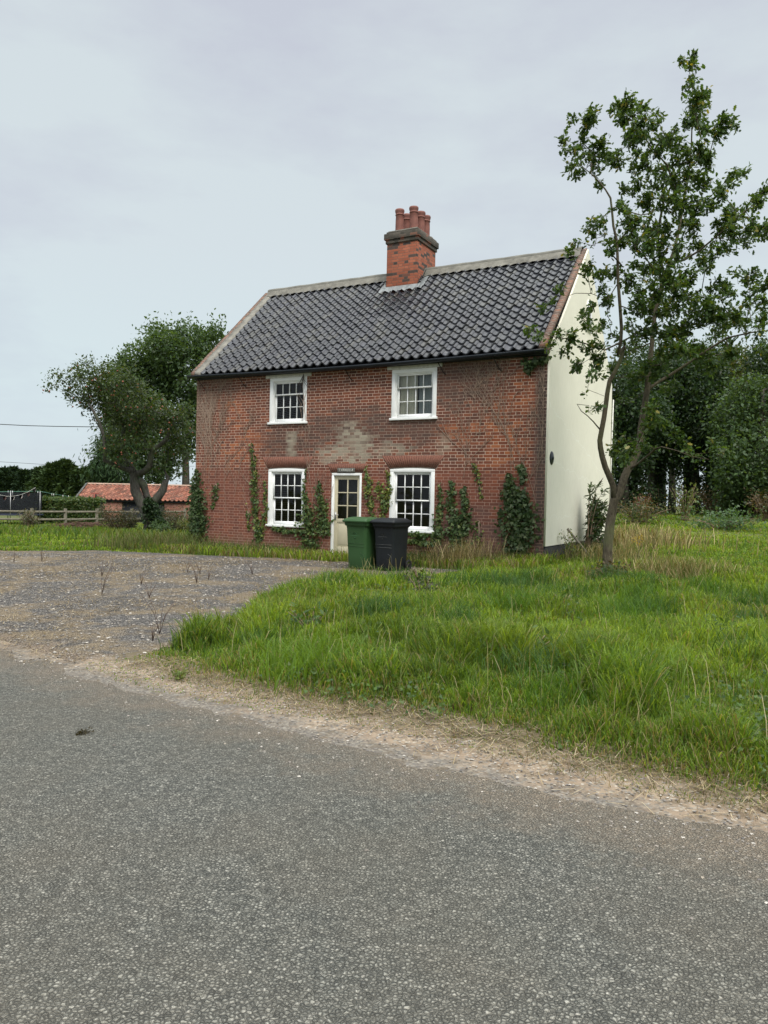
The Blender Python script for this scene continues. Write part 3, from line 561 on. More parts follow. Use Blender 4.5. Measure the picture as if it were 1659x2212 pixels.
for px_, py_ in ((.24, .27), (.68, .27), (.24, .68), (.68, .68), (.68, 1.02), (.24, 1.02)):
    p = MB().lathe([(.122, 0), (.116, .35), (.108, .51), (.112, .515), (.124, .52), (.124, .535), (.112, .54), (.115, .57), (.130, .62), (.133, .65), (.122, .68), (.09, .68), (.085, .6), (.08, .4)], n=20).o('chimney_pot', MAT['pot'], ch, True); p.location = (px_, py_, 1.93); p.rotation_euler = (random.uniform(-.02, .02), random.uniform(-.02, .02), 0)
    m = MB(); m.lathe([(0, .02), (.085, .02)], n=14)
# lead flashing: front apron and stepped side pieces over the tiles
m = MB(); V = []; n = 60
for i in range(n + 1):
    x_ = 4.38 + (1.22) * i / n; wv = .028 * math.sin((x_ - .3) / .2485 * 2 * math.pi) + random.uniform(-.006, .006)
    ya = 2.50; za = EZ + .10 + (ya - EY) * (ZR - ZE + .0) / (D2 - EY) * 1.0
    V += [(x_, 2.488, za + .11), (x_, 2.47, za + .075 + wv * .3), (x_, 2.36 - .02 * math.sin(i * .9), za - .13 + .075 + wv)]
m.add(V, [(3 * i + k, 3 * i + 3 + k, 3 * i + 4 + k, 3 * i + 1 + k) for i in range(n) for k in range(2)])
for s_, xb in ((-1, 4.54), (1, 5.47)):
    for k in range(7):
        y_ = 2.46 + k * .085; za = EZ + .10 + (y_ - EY) * (ZR - ZE) / (D2 - EY) + .06; x1_ = xb + s_ * (.012 + .004 * (k % 2)); x2_ = xb + s_ * (.20 + random.uniform(-.02, .03)); lean = random.uniform(.02, .07)
        m.add([(x1_, y_, za - .02), (x1_, y_ + .12, za + .10), (x1_ + s_ * lean, y_ + .10 + lean, za + .24 + lean), (x1_ + s_ * lean, y_ + .02, za + .14), (x2_, y_ - .03, za - .06), (x2_, y_ + .09, za + .06)], [(0, 1, 2, 3), (0, 1, 5, 4)])
m.o('flashing', MAT['lead'], ch, True).matrix_parent_inverse = Matrix.Translation((-4.54, -2.51, -7.07))

# ------------------------------------------------------------------ WHEELIE BINS
def wheelie(name, loc, rz, mat, mark, label, lid_open=0.):
    t = empty(name, loc, rz, label=label, cat='wheelie bin', group='wheelie bins in front of the cottage')
    # body: rings from bottom to top, octagonal with tight corners
    def ring(w0, w1, y0, y1, z, c=.045):
        return [(w0 + c, y0, z), (w1 - c, y0, z), (w1, y0 + c, z), (w1, y1 - c, z), (w1 - c, y1, z), (w0 + c, y1, z), (w0, y1 - c, z), (w0, y0 + c, z)]
    rs = [ring(-.215, .215, -.24, .27, .02), ring(-.22, .22, -.25, .29, .04), ring(-.225, .225, -.26, .32, .30), ring(-.245, .245, -.30, .335, .88), ring(-.25, .25, -.305, .34, .90), ring(-.278, .278, -.335, .355, .925), ring(-.282, .282, -.34, .36, .985, .04)]
    V = [p for r_ in rs for p in r_]; F = [(i * 8 + k, i * 8 + (k + 1) % 8, i * 8 + 8 + (k + 1) % 8, i * 8 + 8 + k) for i in range(len(rs) - 1) for k in range(8)] + [tuple(range(7, -1, -1))]
    m = MB().add(V, F)
    for k in range(5): xx = -.21 + k * .105; m.add([(xx - .008, -.30, .86), (xx + .008, -.30, .86), (xx + .008, -.332, .925), (xx - .008, -.332, .925), (xx - .008, -.295, .925), (xx + .008, -.295, .925)], [(0, 1, 2, 3), (0, 3, 4), (1, 5, 2)])
    for k in range(5): yy = -.24 + k * .12; m.add([(.247, yy - .008, .86), (.247, yy + .008, .86), (.277, yy + .008, .925), (.277, yy - .008, .925)], [(0, 1, 2, 3)])
    bo = m.o('body', mat, t, bevel=.008)
    # raised ribs on the front and the step moulding low at the side
    def fy(z): return -.26 - .04 * (z - .30) / .58 - .002
    m = MB()
    for z in (.545, .485): m.box(-.205, .19, fy(z) - .004, fy(z) + .004, z, z + .007)
    m.tube([(.10, fy(.33) - .001, .36), (.17, fy(.33), .32), (.19, fy(.3), .27), (.19, fy(.3) + .012, .06)], .005, 5)
    m.o('moulding', mark if mat is MAT['bbin'] else mat, bo)
    # lid: rim skirt and raised dome sloping to the front, with a handle lip at the front
    m = MB(); L_ = [ring(-.295, .295, -.375, .37, .985, .03), ring(-.30, .30, -.385, .375, 1.005, .03), ring(-.297, .297, -.38, .372, 1.03, .03), ring(-.285, .285, -.355, .36, 1.034, .03), ring(-.283, .283, -.35, .36, 1.052, .03), ring(-.262, .262, -.30, .33, 1.060, .04), ring(-.240, .240, -.265, .30, 1.082, .05), ring(-.20, .20, -.21, .26, 1.090, .05)]
    V = [p for r_ in L_ for p in r_]; F = [(i * 8 + k, i * 8 + (k + 1) % 8, i * 8 + 8 + (k + 1) % 8, i * 8 + 8 + k) for i in range(len(L_) - 1) for k in range(8)] + [tuple(range(7, -1, -1)), tuple(range(len(L_) * 8 - 8, len(L_) * 8))]
    m.add(V, F); m.box(-.17, .12, -.20, .0, 1.084, 1.097); lid = m.o('lid', mat, t, bevel=.006)
    MB().tube([(-.24, .36, 1.01), (-.24, .43, 1.03), (.24, .43, 1.03), (.24, .36, 1.01)], .014, 8).o('handle', mat, t)
    MB().tube([(-.275, .30, .11), (.275, .30, .11)], .012, 8).o('axle', MAT['metal'], t)
    for s_ in (-1, 1):
        w = MB().lathe([(.06, -.012), (.085, -.022), (.105, -.022), (.112, -.012), (.112, .012), (.105, .022), (.085, .022), (.06, .012)], n=24).o('wheel', MAT['rubber'], t, True); w.location = (s_ * .262, .30, .112); w.rotation_euler = (0, R(90), 0)
        MB().lathe([(0, -.016), (.03, -.018), (.062, -.010), (.062, .010), (.03, .018), (0, .016)], n=16).o('hub', MAT['black'], w, True)
    # embossed emblem on the front: a fan above a row of small letters and a small flower below
    m = MB()
    for k in range(5):
        a = R(150 - 30 * k); c0 = (-.02 + .014 * math.cos(a), .735 + .012 * math.sin(a)); c1 = (-.02 + .052 * math.cos(a), .735 + .036 * math.sin(a)); wv = (.008 * -math.sin(a), .008 * math.cos(a))
        pts = [(c0[0] - wv[0] * .4, c0[1] - wv[1] * .4), (c0[0] + wv[0] * .4, c0[1] + wv[1] * .4), (c1[0] + wv[0], c1[1] + wv[1]), (c1[0] - wv[0], c1[1] - wv[1])]
        m.add([(p[0], fy(p[1]) - .0035, p[1]) for p in pts], [(0, 1, 2, 3), (3, 2, 1, 0)])
    m.o('emblem', mark, bo); m = MB()
    for k in range(8):
        a, a2 = R(45 * k), R(45 * k + 45); m.add([(-.02, fy(.66) - .0035, .662), (-.02 + .02 * math.cos(a), fy(.66) - .0035, .662 + .018 * math.sin(a)), (-.02 + .016 * math.cos(a2), fy(.66) - .0035, .662 + .015 * math.sin(a2))], [(0, 1, 2), (2, 1, 0)])
    m.o('emblem', mark, bo); m = MB()
    for k in range(9):
        xx = -.125 + k * .0245; z = .700; m.add([(xx, fy(z) - .0035, z), (xx + .006, fy(z) - .0035, z), (xx + .006, fy(z) - .004, z + .016), (xx, fy(z) - .004, z + .016)], [(0, 1, 2, 3)]); zz = z + (.012 if k % 2 else 0)
        m.add([(xx, fy(z) - .0036, zz), (xx + .016, fy(z) - .0036, zz), (xx + .016, fy(z) - .0036, zz + .005), (xx, fy(z) - .0036, zz + .005)], [(0, 1, 2, 3)])
    m.o('lettering', mark, bo)
    return t
def binloc(px, py):   # ground point of the right front bottom corner -> centre
    d = ray(px, py); t = (.10 - CAMH) / d[2]; return np.array([d[0] * t, d[1] * t])
BR = -.56
def place(corner, rz):
    c, s_ = math.cos(rz), math.sin(rz); off = np.array([.19, -.25]); o = np.array([c * off[0] - s_ * off[1], s_ * off[0] + c * off[1]]); p = corner - o; return (p[0], p[1], float(H(p[0], p[1])) + .012)
wheelie('green_wheelie_bin', place(binloc(786, 1235.5), -.52), -.52, MAT['gbin'], MAT['gmark'], 'green wheelie bin with green lid, left of the black one before the door')
wheelie('black_wheelie_bin', place(binloc(846, 1239), BR), BR, MAT['bbin'], MAT['bmark'], 'black wheelie bin standing right of the green bin')

# ------------------------------------------------------------------ FOLIAGE TOOLS
def unit(v): return v / (np.linalg.norm(v, axis=-1, keepdims=True) + 1e-9)
OAK = np.array([(0, 0), (.10, .18), (.22, .28), (.12, .36), (.30, .52), (.15, .60), (.24, .80), (.08, .88), (0, 1.0), (-.08, .88), (-.24, .80), (-.15, .60), (-.30, .52), (-.12, .36), (-.22, .28), (-.10, .18)])
KITE = np.array([(0, 0), (.28, .42), (0, 1.), (-.28, .42)]); IVY = np.array([(0, .0), (.38, .05), (.45, .42), (.16, .5), (0, 1.), (-.16, .5), (-.45, .42), (-.38, .05)]); LANCE = np.array([(0, 0), (.10, .35), (.07, .75), (0, 1.), (-.07, .75), (-.10, .35)])
NEEDLE = np.array([(0, 0), (.18, .4), (0, 1.), (-.18, .4)])
def leaves(P, A, N, size, shape, cols, r, cup=.12, jitter=.25):
    """P roots, A axis direction, N approx normal, size (n,)"""
    n = len(P); A = unit(A); N = unit(N - A * (N * A).sum(-1, keepdims=True)); B = np.cross(A, N); k = len(shape)
    s = shape[None, :, :] * size[:, None, None]; bend = -cup * (shape[None, :, 1] ** 2) * size[:, None] + cup * .8 * np.abs(shape[None, :, 0]) * size[:, None]
    V = P[:, None] + B[:, None] * s[..., 0:1] + A[:, None] * s[..., 1:2] + N[:, None] * bend[..., None]
    cols = np.asarray(cols, float); C = cols[r.integers(len(cols), size=n)] * (1 + r.uniform(-jitter, jitter, (n, 1))); T = np.repeat(C[:, None], k, 1)
    F = (np.arange(n)[:, None] * k + np.arange(k)[None]).astype(np.int32)
    return V.reshape(-1, 3), F, T.reshape(-1, 3)
def grow(nodes, par, att, alpha=.35, step=.3, wig=.06, r=rng, sag=0.):
    """add each attractor to the nearest part of the tree; returns nodes, parents, tip index of each attractor"""
    nodes = [np.array(p, float) for p in nodes]; par = list(par); pl_ = [0.] * len(nodes)
    for i in range(1, len(nodes)): pl_[i] = pl_[par[i]] + np.linalg.norm(nodes[i] - nodes[par[i]])
    root = nodes[0]; order = np.argsort([np.min(np.linalg.norm(np.array(nodes) - a, axis=1)) for a in att]); tips = np.zeros(len(att), int)
    cap = len(nodes) + len(att) * 14; A = np.zeros((cap, 3)); PLn = np.zeros(cap); n = len(nodes); A[:n] = nodes; PLn[:n] = pl_
    for oi in order:
        a = att[oi]; dd = np.linalg.norm(A[:n] - a, axis=1); up = (A[:n, 2] > a[2] + .3) * (A[:n, 2] - a[2]) * .6
        b = int(np.argmin(dd + alpha * PLn[:n] * .5 + up)); k = max(1, min(12, int(dd[b] / step))); p0 = A[b].copy(); prev = b
        for j in range(1, k + 1):
            t = j / k; p = p0 + (a - p0) * t
            if j < k: p = p + r.normal(0, wig * dd[b] / max(1, k), 3); p[2] += (math.sin(math.pi * t) * -.08 * dd[b] + sag * 0)
            if n >= cap: break
            A[n] = p; PLn[n] = PLn[prev] + np.linalg.norm(p - A[prev]); par.append(prev); prev = n; n += 1
        tips[oi] = prev
    return A[:n], np.array(par), tips
def tree_mesh(nodes, par, rad_tip, expo=2.4, minr=None, sides=6, maxr=None):
    n = len(nodes); par = np.array(par); ch = [[] for _ in range(n)]
    for i in range(1, n): ch[par[i]].append(i)
    S_ = np.zeros(n)
    for i in range(n - 1, -1, -1):
        if not ch[i]: S_[i] = rad_tip ** expo
        if i > 0: S_[par[i]] += S_[i]
    # parents may have larger index than children only if order breaks; nodes are appended after parents so this is fine
    rad = S_ ** (1 / expo)
    if minr is not None: rad[:len(minr)] = np.maximum(rad[:len(minr)] * 0, minr)
    for i in range(1, n): rad[i] = min(rad[i], rad[par[i]] * .97)
    Vs = []; Fs = []; off = 0; st = [(0, None)]
    while st:
        i, pre = st.pop(); chain = ([pre] if pre is not None else []) + [i]
        while ch[i]:
            b = max(ch[i], key=lambda c: rad[c])
            for c in ch[i]:
                if c != b: st.append((c, i))
            chain.append(b); i = b
        if len(chain) < 2: continue
        rr = rad[chain].copy()
        if pre is not None: rr[0] = min(rr[0], rr[1] * 1.25)
        V, F = tube(nodes[chain], rr, sides if rr.max() > .02 else 4, True); Vs.append(V); Fs += [tuple(k + off for k in f) for f in F]; off += len(V)
    return np.concatenate(Vs), Fs, rad
def ballpts(n, c, rad, r, shell=.5):
    d = unit(r.normal(size=(n, 3))); q_ = r.random(n) ** (1 / 3) * (1 - shell) + shell * r.random(n) ** .2; return np.array(c) + d * q_[:, None] * np.array(rad)

# ------------------------------------------------------------------ OAK IN THE LAWN
YT = 13.9
def z5(x, y): return (1128 + .33 * x, 66.4 + .33 * y)
def z6(x, y): return (1128 + .32 * x, 730 + .32 * y)
ot = empty('oak_tree', (0, 0, 0), label='slender young oak with two stems growing from the grass right of the cottage', cat='tree')
base = at(1313, 1262, YT); base[2] = float(H(base[0], base[1])) - .1
tr_pts = []; tr_par = []; tr_r = []
def limb(pxs, depths, radii, start=None):
    idx = start; out = []
    for (p, dy, r_) in zip(pxs, depths, radii):
        tr_pts.append(at(p[0], p[1], YT + dy)); tr_par.append(idx if idx is not None else 0); tr_r.append(r_); idx = len(tr_pts) - 1; out.append(idx)
    return out
tr_pts.append(base); tr_par.append(-1); tr_r.append(.125)
t0 = limb([(1313, 1235), (1312, 1200), (1314, 1165), (1318, 1130), (1323, 1100), (1327, 1080)], [0] * 6, [.108, .098, .095, .093, .097, .10], 0)
ls = limb([z6(615, 1000), z6(590, 940), z6(560, 870), z6(540, 800), z6(528, 740), z6(524, 690), z6(535, 630), z6(552, 540), z6(565, 450), z6(575, 370), z6(590, 290), z6(625, 230), z6(655, 170), z6(675, 110), z6(690, 60), z5(625, 2120), z5(645, 2040), z5(650, 1950), z5(640, 1800), z5(628, 1650), z5(625, 1500), z5(620, 1380), z5(597, 1280), z5(588, 1180), z5(578, 1095), z5(545, 1040), z5(500, 985), z5(450, 935), z5(400, 895), z5(350, 850)],
          list(np.linspace(0, -.9, 30)), [.062, .06, .058, .056, .055, .054, .052, .05, .048, .046, .046, .04, .038, .036, .034, .033, .032, .031, .03, .028, .026, .024, .022, .02, .018, .014, .012, .01, .009, .007], t0[-1])
rs_ = limb([z6(650, 1060), z6(672, 1000), z6(690, 940), z6(712, 890), z6(750, 830), z6(783, 760), z6(797, 690), z6(800, 620), z6(812, 540), z6(825, 460), z6(845, 350), z6(850, 270), z6(862, 180), z6(870, 100), z6(877, 30), z5(855, 1960), z5(870, 1850), z5(895, 1730), z5(930, 1610), z5(960, 1530), z5(990, 1450), z5(1018, 1340), z5(1040, 1220), z5(1060, 1100), z5(1080, 980), z5(1098, 860), z5(1108, 740), z5(1112, 600), z5(1115, 460), z5(1112, 330), z5(1118, 200)],
           list(np.linspace(0, .9, 31)), [.088, .085, .084, .088, .075, .07, .068, .066, .064, .062, .062, .055, .052, .05, .048, .046, .044, .042, .042, .036, .034, .031, .028, .025, .022, .019, .016, .013, .01, .008, .005], t0[-1])
rb = limb([z6(900, 310), z6(1000, 250), z6(1100, 185), z6(1200, 115), z6(1300, 50), z6(1380, 0), z5(1500, 1975), z5(1640, 1960)], list(np.linspace(.5, -.4, 8)), [.032, .03, .028, .025, .022, .018, .014, .01], rs_[10])
rc = limb([z6(760, 865), z6(830, 810), z6(900, 750), z6(940, 735), z6(1040, 760), z6(1150, 800), z6(1260, 820)], list(np.linspace(0, -1.2, 7)), [.022, .02, .017, .012, .009, .007, .005], rs_[3])
dt = limb([z6(480, 565), z6(440, 525), z6(400, 495), z6(370, 447)], list(np.linspace(0, -.3, 4)), [.014, .012, .010, .006], ls[6])
tw = limb([z6(640, 1180), z6(660, 1150), z6(700, 1138), z6(735, 1135)], list(np.linspace(0, -.3, 4)), [.008, .007, .006, .004], t0[3])
md = limb([z5(905, 1500), z5(885, 1400), z5(900, 1250), z5(930, 1100), z5(985, 1000), z5(950, 880), z5(885, 810), z5(800, 700), z5(730, 600), z5(690, 500)], list(np.linspace(.5, -.5, 10)), [.03, .028, .025, .023, .02, .017, .014, .012, .009, .006], rs_[18])
rr2 = limb([z5(1060, 1500), z5(1160, 1440), z5(1290, 1330), z5(1400, 1230), z5(1500, 1150), z5(1580, 1050)], list(np.linspace(.6, -.8, 6)), [.022, .02, .016, .013, .009, .005], rs_[19])
lb = limb([z5(540, 2090), z5(450, 2060), z5(330, 2020), z5(230, 2010), z5(120, 1980), z5(50, 1950)], [-.5, -.6, -.7, -.75, -.7, -.6], [.014, .012, .010, .008, .006, .004], ls[16])
lc = limb([z5(560, 1760), z5(450, 1720), z5(350, 1718), z5(290, 1740), z5(240, 1700)], [-.5, -.6, -.6, -.6, -.6], [.009, .007, .006, .004, .003], ls[19])
Z5B = [(1110,160,35),(1050,190,28),(1120,260,45),(1110,350,50),(1130,430,70),(1150,510,70),(1190,430,50),(1120,580,80),(1180,650,70),(640,460,40),(700,470,55),(780,480,50),(700,560,80),(760,640,95),(720,720,70),(860,600,50),(900,560,40),(590,520,25),
 (460,550,65),(330,590,32),(265,720,42),(400,700,50),(520,720,60),(310,800,50),(290,890,45),(400,830,50),(500,840,70),(350,930,30),(580,800,50),(500,1010,32),(440,600,50),(620,850,70),(760,860,90),(900,760,90),(1000,700,70),(1050,820,100),(1180,780,80),(1290,700,50),(1340,610,65),(1400,620,35),(1230,860,70),(900,950,100),(1040,980,100),(1180,980,80),(1270,1050,60),(700,1030,70),(680,1150,50),(820,1120,80),(960,1120,90),(1100,1150,90),(1230,1130,70),
 (1400,960,65),(1460,930,35),(1340,1020,40),(1550,1060,50),(1595,1020,40),(1530,1140,55),(1450,1180,45),(1350,1220,75),(1300,1290,75),(1430,1290,85),(1550,1290,75),(1600,1330,60),(1480,1390,50),(1350,1430,55),(1240,1440,55),(720,1250,80),(830,1280,90),(960,1300,80),(1100,1290,85),(660,1380,50),(780,1400,90),(900,1420,70),(1020,1450,70),(1130,1440,70),(1200,1540,65),(1080,1600,75),(960,1600,90),(850,1560,70),(740,1530,50),(620,1560,50),(560,1570,45),
 (480,1260,50),(540,1250,32),(420,1300,36),(350,1400,32),(300,1435,18),(450,1340,28),(580,1380,40),(580,1440,25),(450,1540,45),(410,1570,36),(480,1600,36),(240,1680,22),(130,1820,28),(50,1960,35),(110,2000,25),(520,1690,50),(560,1760,55),(470,1790,40),(400,1850,45),(430,1920,40),(480,1950,32),(540,1920,32),(260,1980,36),(330,2000,45),(200,2050,40),(300,2080,50),(400,2080,45),(480,2060,45),(350,2170,36),(480,2150,45),
 (700,1640,60),(800,1680,80),(900,1700,80),(1020,1700,75),(760,1800,85),(880,1820,95),(980,1830,80),(1100,1760,65),(1180,1800,75),(1290,1690,75),(1340,1740,55),(1250,1850,85),(1360,1850,75),(1150,1900,75),(1300,1960,85),(1420,1930,65),(1060,1960,75),(950,1950,85),(820,1950,75),(700,1930,50),(620,1990,40),(1400,1570,40),(1500,1600,60),(1580,1640,60),(1500,1700,50),(1560,1780,65),(1600,1880,55),(1480,1800,40),(1560,1970,45),(1600,2080,60),(1100,2080,75),(950,2090,75),(1200,2100,65),(1330,2060,55),(720,2060,55),(650,2110,45)]
Z6B = [(380,210,34),(450,260,32),(500,240,36),(600,180,45),(520,150,50),(505,465,20),(900,200,90),(760,260,60),(1000,330,60),(700,420,30),(880,480,60),(830,590,50),(680,690,50),(620,760,55),(700,790,60),(800,720,50),(950,560,50),(1040,640,40),(1080,700,42),(1380,770,45),(1150,770,26),(1300,720,34),(1250,200,70),(1100,90,70),(1400,100,60)]
att = []
for lst, zf, sc_ in ((Z5B, z5, .33), (Z6B, z6, .32)):
    for (bx, by, br) in lst:
        u_, v_ = zf(bx, by); leftness = np.clip((1330 - u_) / 150, 0, 1); dep = YT + rng.uniform(-1.5, 1.2) * (1 - .75 * leftness) - .5 * leftness
        c_ = at(u_, v_, dep); rad = br * sc_ / FP * YT; na = max(3, int((br / 34.) ** 2 * 2.75))
        att.append(ballpts(na, c_, (rad * .85, rad * 1.1, rad * .85), rng, .2))
att = np.concatenate(att)
tr_par[0] = 0; nodes, par, tips = grow(tr_pts, tr_par, att, .12, .16, .35)
V, F, rad = tree_mesh(nodes, par, .0038, 2.7, np.array(tr_r) * .92, 8); mk('trunk', V, F, MAT['oakbark'], ot, True)
GO = [(.052, .098, .028), (.044, .085, .026), (.066, .120, .032), (.048, .092, .030), (.090, .135, .035)]
P = []; A = []; N_ = []; S_ = []
for i, tp in enumerate(tips):
    a = nodes[tp]; b = nodes[par[tp]]; dr_ = unit(a - b); k = rng.integers(14, 23)
    t = rng.uniform(-.5, 1.2, k); P.append(b + (a - b) * t[:, None] + rng.normal(0, .035, (k, 3))); ax = dr_ + rng.normal(0, .85, (k, 3)); A.append(ax); N_.append(np.array([0, 0, 1.]) + rng.normal(0, .55, (k, 3))); S_.append(rng.uniform(.055, .115, k))
P, A, N_, S_ = map(np.concatenate, (P, A, N_, S_)); V, F, T = leaves(P, A, N_, S_, OAK, GO, rng, .2)
yel = rng.random(len(P)) < .02; T[np.repeat(yel, len(OAK))] = (.22, .20, .04)
mk('crown', V, F, MAT['leaf'], ot, False, T)

# ------------------------------------------------------------------ generic trees
def make_tree(name, base, hgt, blobs, label, cat='tree', nleaf=9000, size=.22, cols=((.035, .075, .022), (.05, .10, .03)), lmat='leaf', bark='darkbark', trunk=None, r0=.25, shape=KITE, group=None, density=6, seed=1, droop=.2, minr=None, up=.5):
    """blobs: (x,y,z,rx,ry,rz) in world axes relative to base"""
    r = np.random.default_rng(seed); t = empty(name, tuple(base), label=label, cat=cat, group=group)
    tp = trunk or [(0, 0, -.3), (.05, 0, hgt * .15), (0, .05, hgt * .3), (-.05, 0, hgt * .45), (0, 0, hgt * .6), (0, 0, hgt * .75)]
    vol = np.array([b[3] * b[4] * b[5] for b in blobs]) ** .67; att = []
    for b, w in zip(blobs, vol / vol.sum()): att.append(ballpts(max(2, int(w * density * 40)), b[:3], b[3:6], r, .3))
    att = np.concatenate(att); pr = [0] + list(range(len(tp) - 1)); mr = np.linspace(r0, r0 * .3, len(tp)) if minr is None else np.array(minr)
    nodes, par, tips = grow(tp, pr, att, .2, .6, .4, r); V, F, _ = tree_mesh(nodes, par, .010, 2.3, mr, 7); mk('trunk', V, F, MAT[bark], t, True)
    P = []; Nn = []
    for b, w in zip(blobs, vol / vol.sum()):
        n = int(nleaf * w); p = ballpts(n, b[:3], b[3:6], r, .55); P.append(p); Nn.append(p - np.array(b[:3]))
    # clumping: pull leaves toward twig tips
    P = np.concatenate(P); Nn = np.concatenate(Nn); sub = r.integers(len(att), size=len(P)); k = r.random(len(P)) < .5; P[k] = att[sub[k]] + r.normal(0, size * 1.6, (k.sum(), 3)); Nn[k] = P[k] - att[sub[k]]
    n = len(P); A = unit(Nn) * .6 + r.normal(0, .7, (n, 3)); A[:, 2] -= droop; N_ = unit(Nn) * .3 + np.array([0, 0, up]) + r.normal(0, .5, (n, 3)); V, F, T = leaves(P, A, N_, r.uniform(.6, 1.3, n) * size, shape, cols, r, .15)
    mk('crown', V, F, MAT[lmat], t, False, T); return t
GD = [(.024, .052, .020), (.032, .066, .024), (.020, .042, .018), (.040, .075, .024)]
GM = [(.060, .105, .040), (.075, .125, .046), (.050, .090, .034)]
# --- apple tree (left, by the fence)
def z4(x, y): return (.3 * x, 630.4 + .3 * y)
YA = 33.5; ap = empty('apple_tree', (0, 0, 0), label='old leaning apple tree with twisted ivy-clad trunk and reddish apples, left of the cottage', cat='tree')
tr_pts, tr_par, tr_r = [], [], []; YT_ = YT; YT = YA
b0 = at(327, 1150, YA); b0[2] = float(H(b0[0], b0[1])) - .2; tr_pts.append(b0); tr_par.append(0); tr_r.append(.36)
s1 = limb([(322, 1125), (312, 1098), (300, 1080), (293, 1060), (290, 1040), (288, 1022)], [0, 0, 0, 0, 0, 0], [.25, .22, .21, .21, .22, .24], 0)
a1 = limb([(283, 1027 - 10), (272, 1012), (250, 1006), (226, 995), (228, 970), (224, 940), (212, 910), (200, 880)], list(np.linspace(0, -1.2, 8)), [.15, .10, .095, .09, .085, .08, .07, .05], s1[-1])
a2 = limb([(300, 1024), (313, 1018), (322, 1005), (325, 985), (330, 972), (345, 962), (361, 950), (368, 932)], list(np.linspace(0, -.8, 8)), [.16, .14, .12, .11, .10, .09, .08, .05], s1[-1])
a3 = limb([(276, 1000), (262, 960), (270, 920), (275, 880)], [.3, .5, .8, 1.], [.15, .13, .1, .07], s1[-1])
s2 = limb([(332, 1110), (325, 1090), (316, 1070), (310, 1050), (300, 1035)], [.2, .3, .3, .2, 0], [.22, .17, .15, .14, .13], 0)
s3 = limb([(342, 1075), (352, 1058), (357, 1042), (364, 1032)], [.3, .3, .3, .3], [.2, .17, .14, .09], s2[1])
att = []; APB = [(395,600,30),(470,620,50),(370,690,20),(540,560,30),(560,650,60),(520,720,50),(620,560,60),(660,640,80),(600,760,70),(690,740,80),(760,560,60),(780,660,90),(680,840,60),(780,780,90),(880,620,80),(880,760,100),(800,900,80),(900,880,90),(990,720,80),(1000,840,90),(1090,780,80),(900,990,80),(1000,950,90),(1090,900,90),(820,1040,60),(800,1130,60),(900,1100,70),(1010,1060,70),(1180,860,80),(1180,980,80),(1280,900,70),(1330,860,60),(1300,1010,70),(1360,1000,50),(1250,1120,70),(1340,1180,60),(1120,1120,50),(1150,1250,50),(1300,1280,50),(860,1190,50),(960,1180,50),(710,940,25),(740,1080,30)]
for (bx, by, br) in APB:
    u_, v_ = z4(bx, by); c_ = at(u_, v_, YA + rng.uniform(-1.6, 1.4)); rad_ = br * .3 / FP * YA; att.append(ballpts(max(3, int((br / 30) ** 2 * 2.8)), c_, (rad_, rad_ * 1.3, rad_), rng, .25))
att = np.concatenate(att); nodes, par, tips = grow(tr_pts, tr_par, att, .15, .35, .4); V, F, _ = tree_mesh(nodes, par, .007, 2.5, np.array(tr_r), 9)
V = V + (np.stack([vn(V[:, 2], V[:, 0], 3, 41), vn(V[:, 2], V[:, 1], 3, 42), vn(V[:, 0], V[:, 1], 3, 43)], -1) - .5) * .10; mk('trunk', V, F, MAT['applebark'], ap, True)
P = []; A = []
for tp in tips:
    k = 23; a = nodes[tp]; P.append(a + rng.normal(0, .16, (k, 3))); A.append(rng.normal(0, 1, (k, 3)))
P = np.concatenate(P); A = np.concatenate(A); V, F, T = leaves(P, A, np.array([0, -.2, 1.]) + rng.normal(0, .6, P.shape), rng.uniform(.09, .17, len(P)), KITE, [(.045, .075, .028), (.058, .098, .034), (.075, .098, .036), (.042, .066, .028)], rng); mk('crown', V, F, MAT['leaf'], ap, False, T)
m = MB(); sel = rng.choice(len(att), 170, replace=False)
for i in sel:
    if att[i][0] > at(420, 900, YA)[0]: continue
    c_ = att[i] + rng.normal(0, .1, 3) + np.array([0, -.15, -.08]); s_ = rng.uniform(.035, .05); V_ = [(c_[0], c_[1], c_[2] + s_ * .8)] + [(c_[0] + s_ * math.cos(k * 1.2566), c_[1] + s_ * math.sin(k * 1.2566), c_[2]) for k in range(5)] + [(c_[0], c_[1], c_[2] - s_)]
    m.add(V_, [(0, 1 + k, 1 + (k + 1) % 5) for k in range(5)] + [(6, 1 + (k + 1) % 5, 1 + k) for k in range(5)])
m.o('apples', plain('apple_skin', (.28, .10, .06), .45, .4, 3), ap, True, kind='stuff')
YT = YT_
# ivy on the apple trunk
def leafcloud(name, P, Nn, size, shape, cols, mat, seed=0, label=None, cat=None, group=None, parent=None, cup=.15, down=0.):
    r = np.random.default_rng(seed); n = len(P); A = r.normal(0, .8, (n, 3)); A[:, 2] -= down; V, F, T = leaves(P, A, Nn + r.normal(0, .35, (n, 3)), r.uniform(.65, 1.25, n) * size, shape, cols, r, cup); return mk(name, V, F, MAT[mat], parent, False, T, label=label, cat=cat, group=group)
P = []
for (u_, v_, r_) in ((330, 1140, 16), (322, 1120, 15), (334, 1110, 14), (330, 1095, 12), (322, 1085, 9), (345, 1128, 10), (318, 1100, 10)):
    P.append(ballpts(420, at(u_, v_, YA), (r_ * .02, .42, r_ * .022), rng, .8))
P = np.concatenate(P); P = P[P[:, 2] > H(P[:, 0], P[:, 1])]; leafcloud('ivy', P, P - at(328, 1115, YA), .11, IVY, [(.018, .040, .018), (.028, .055, .022), (.04, .07, .03)], 'glossleaf', 3, 'dark ivy wrapped around the foot of the apple tree', 'ivy')

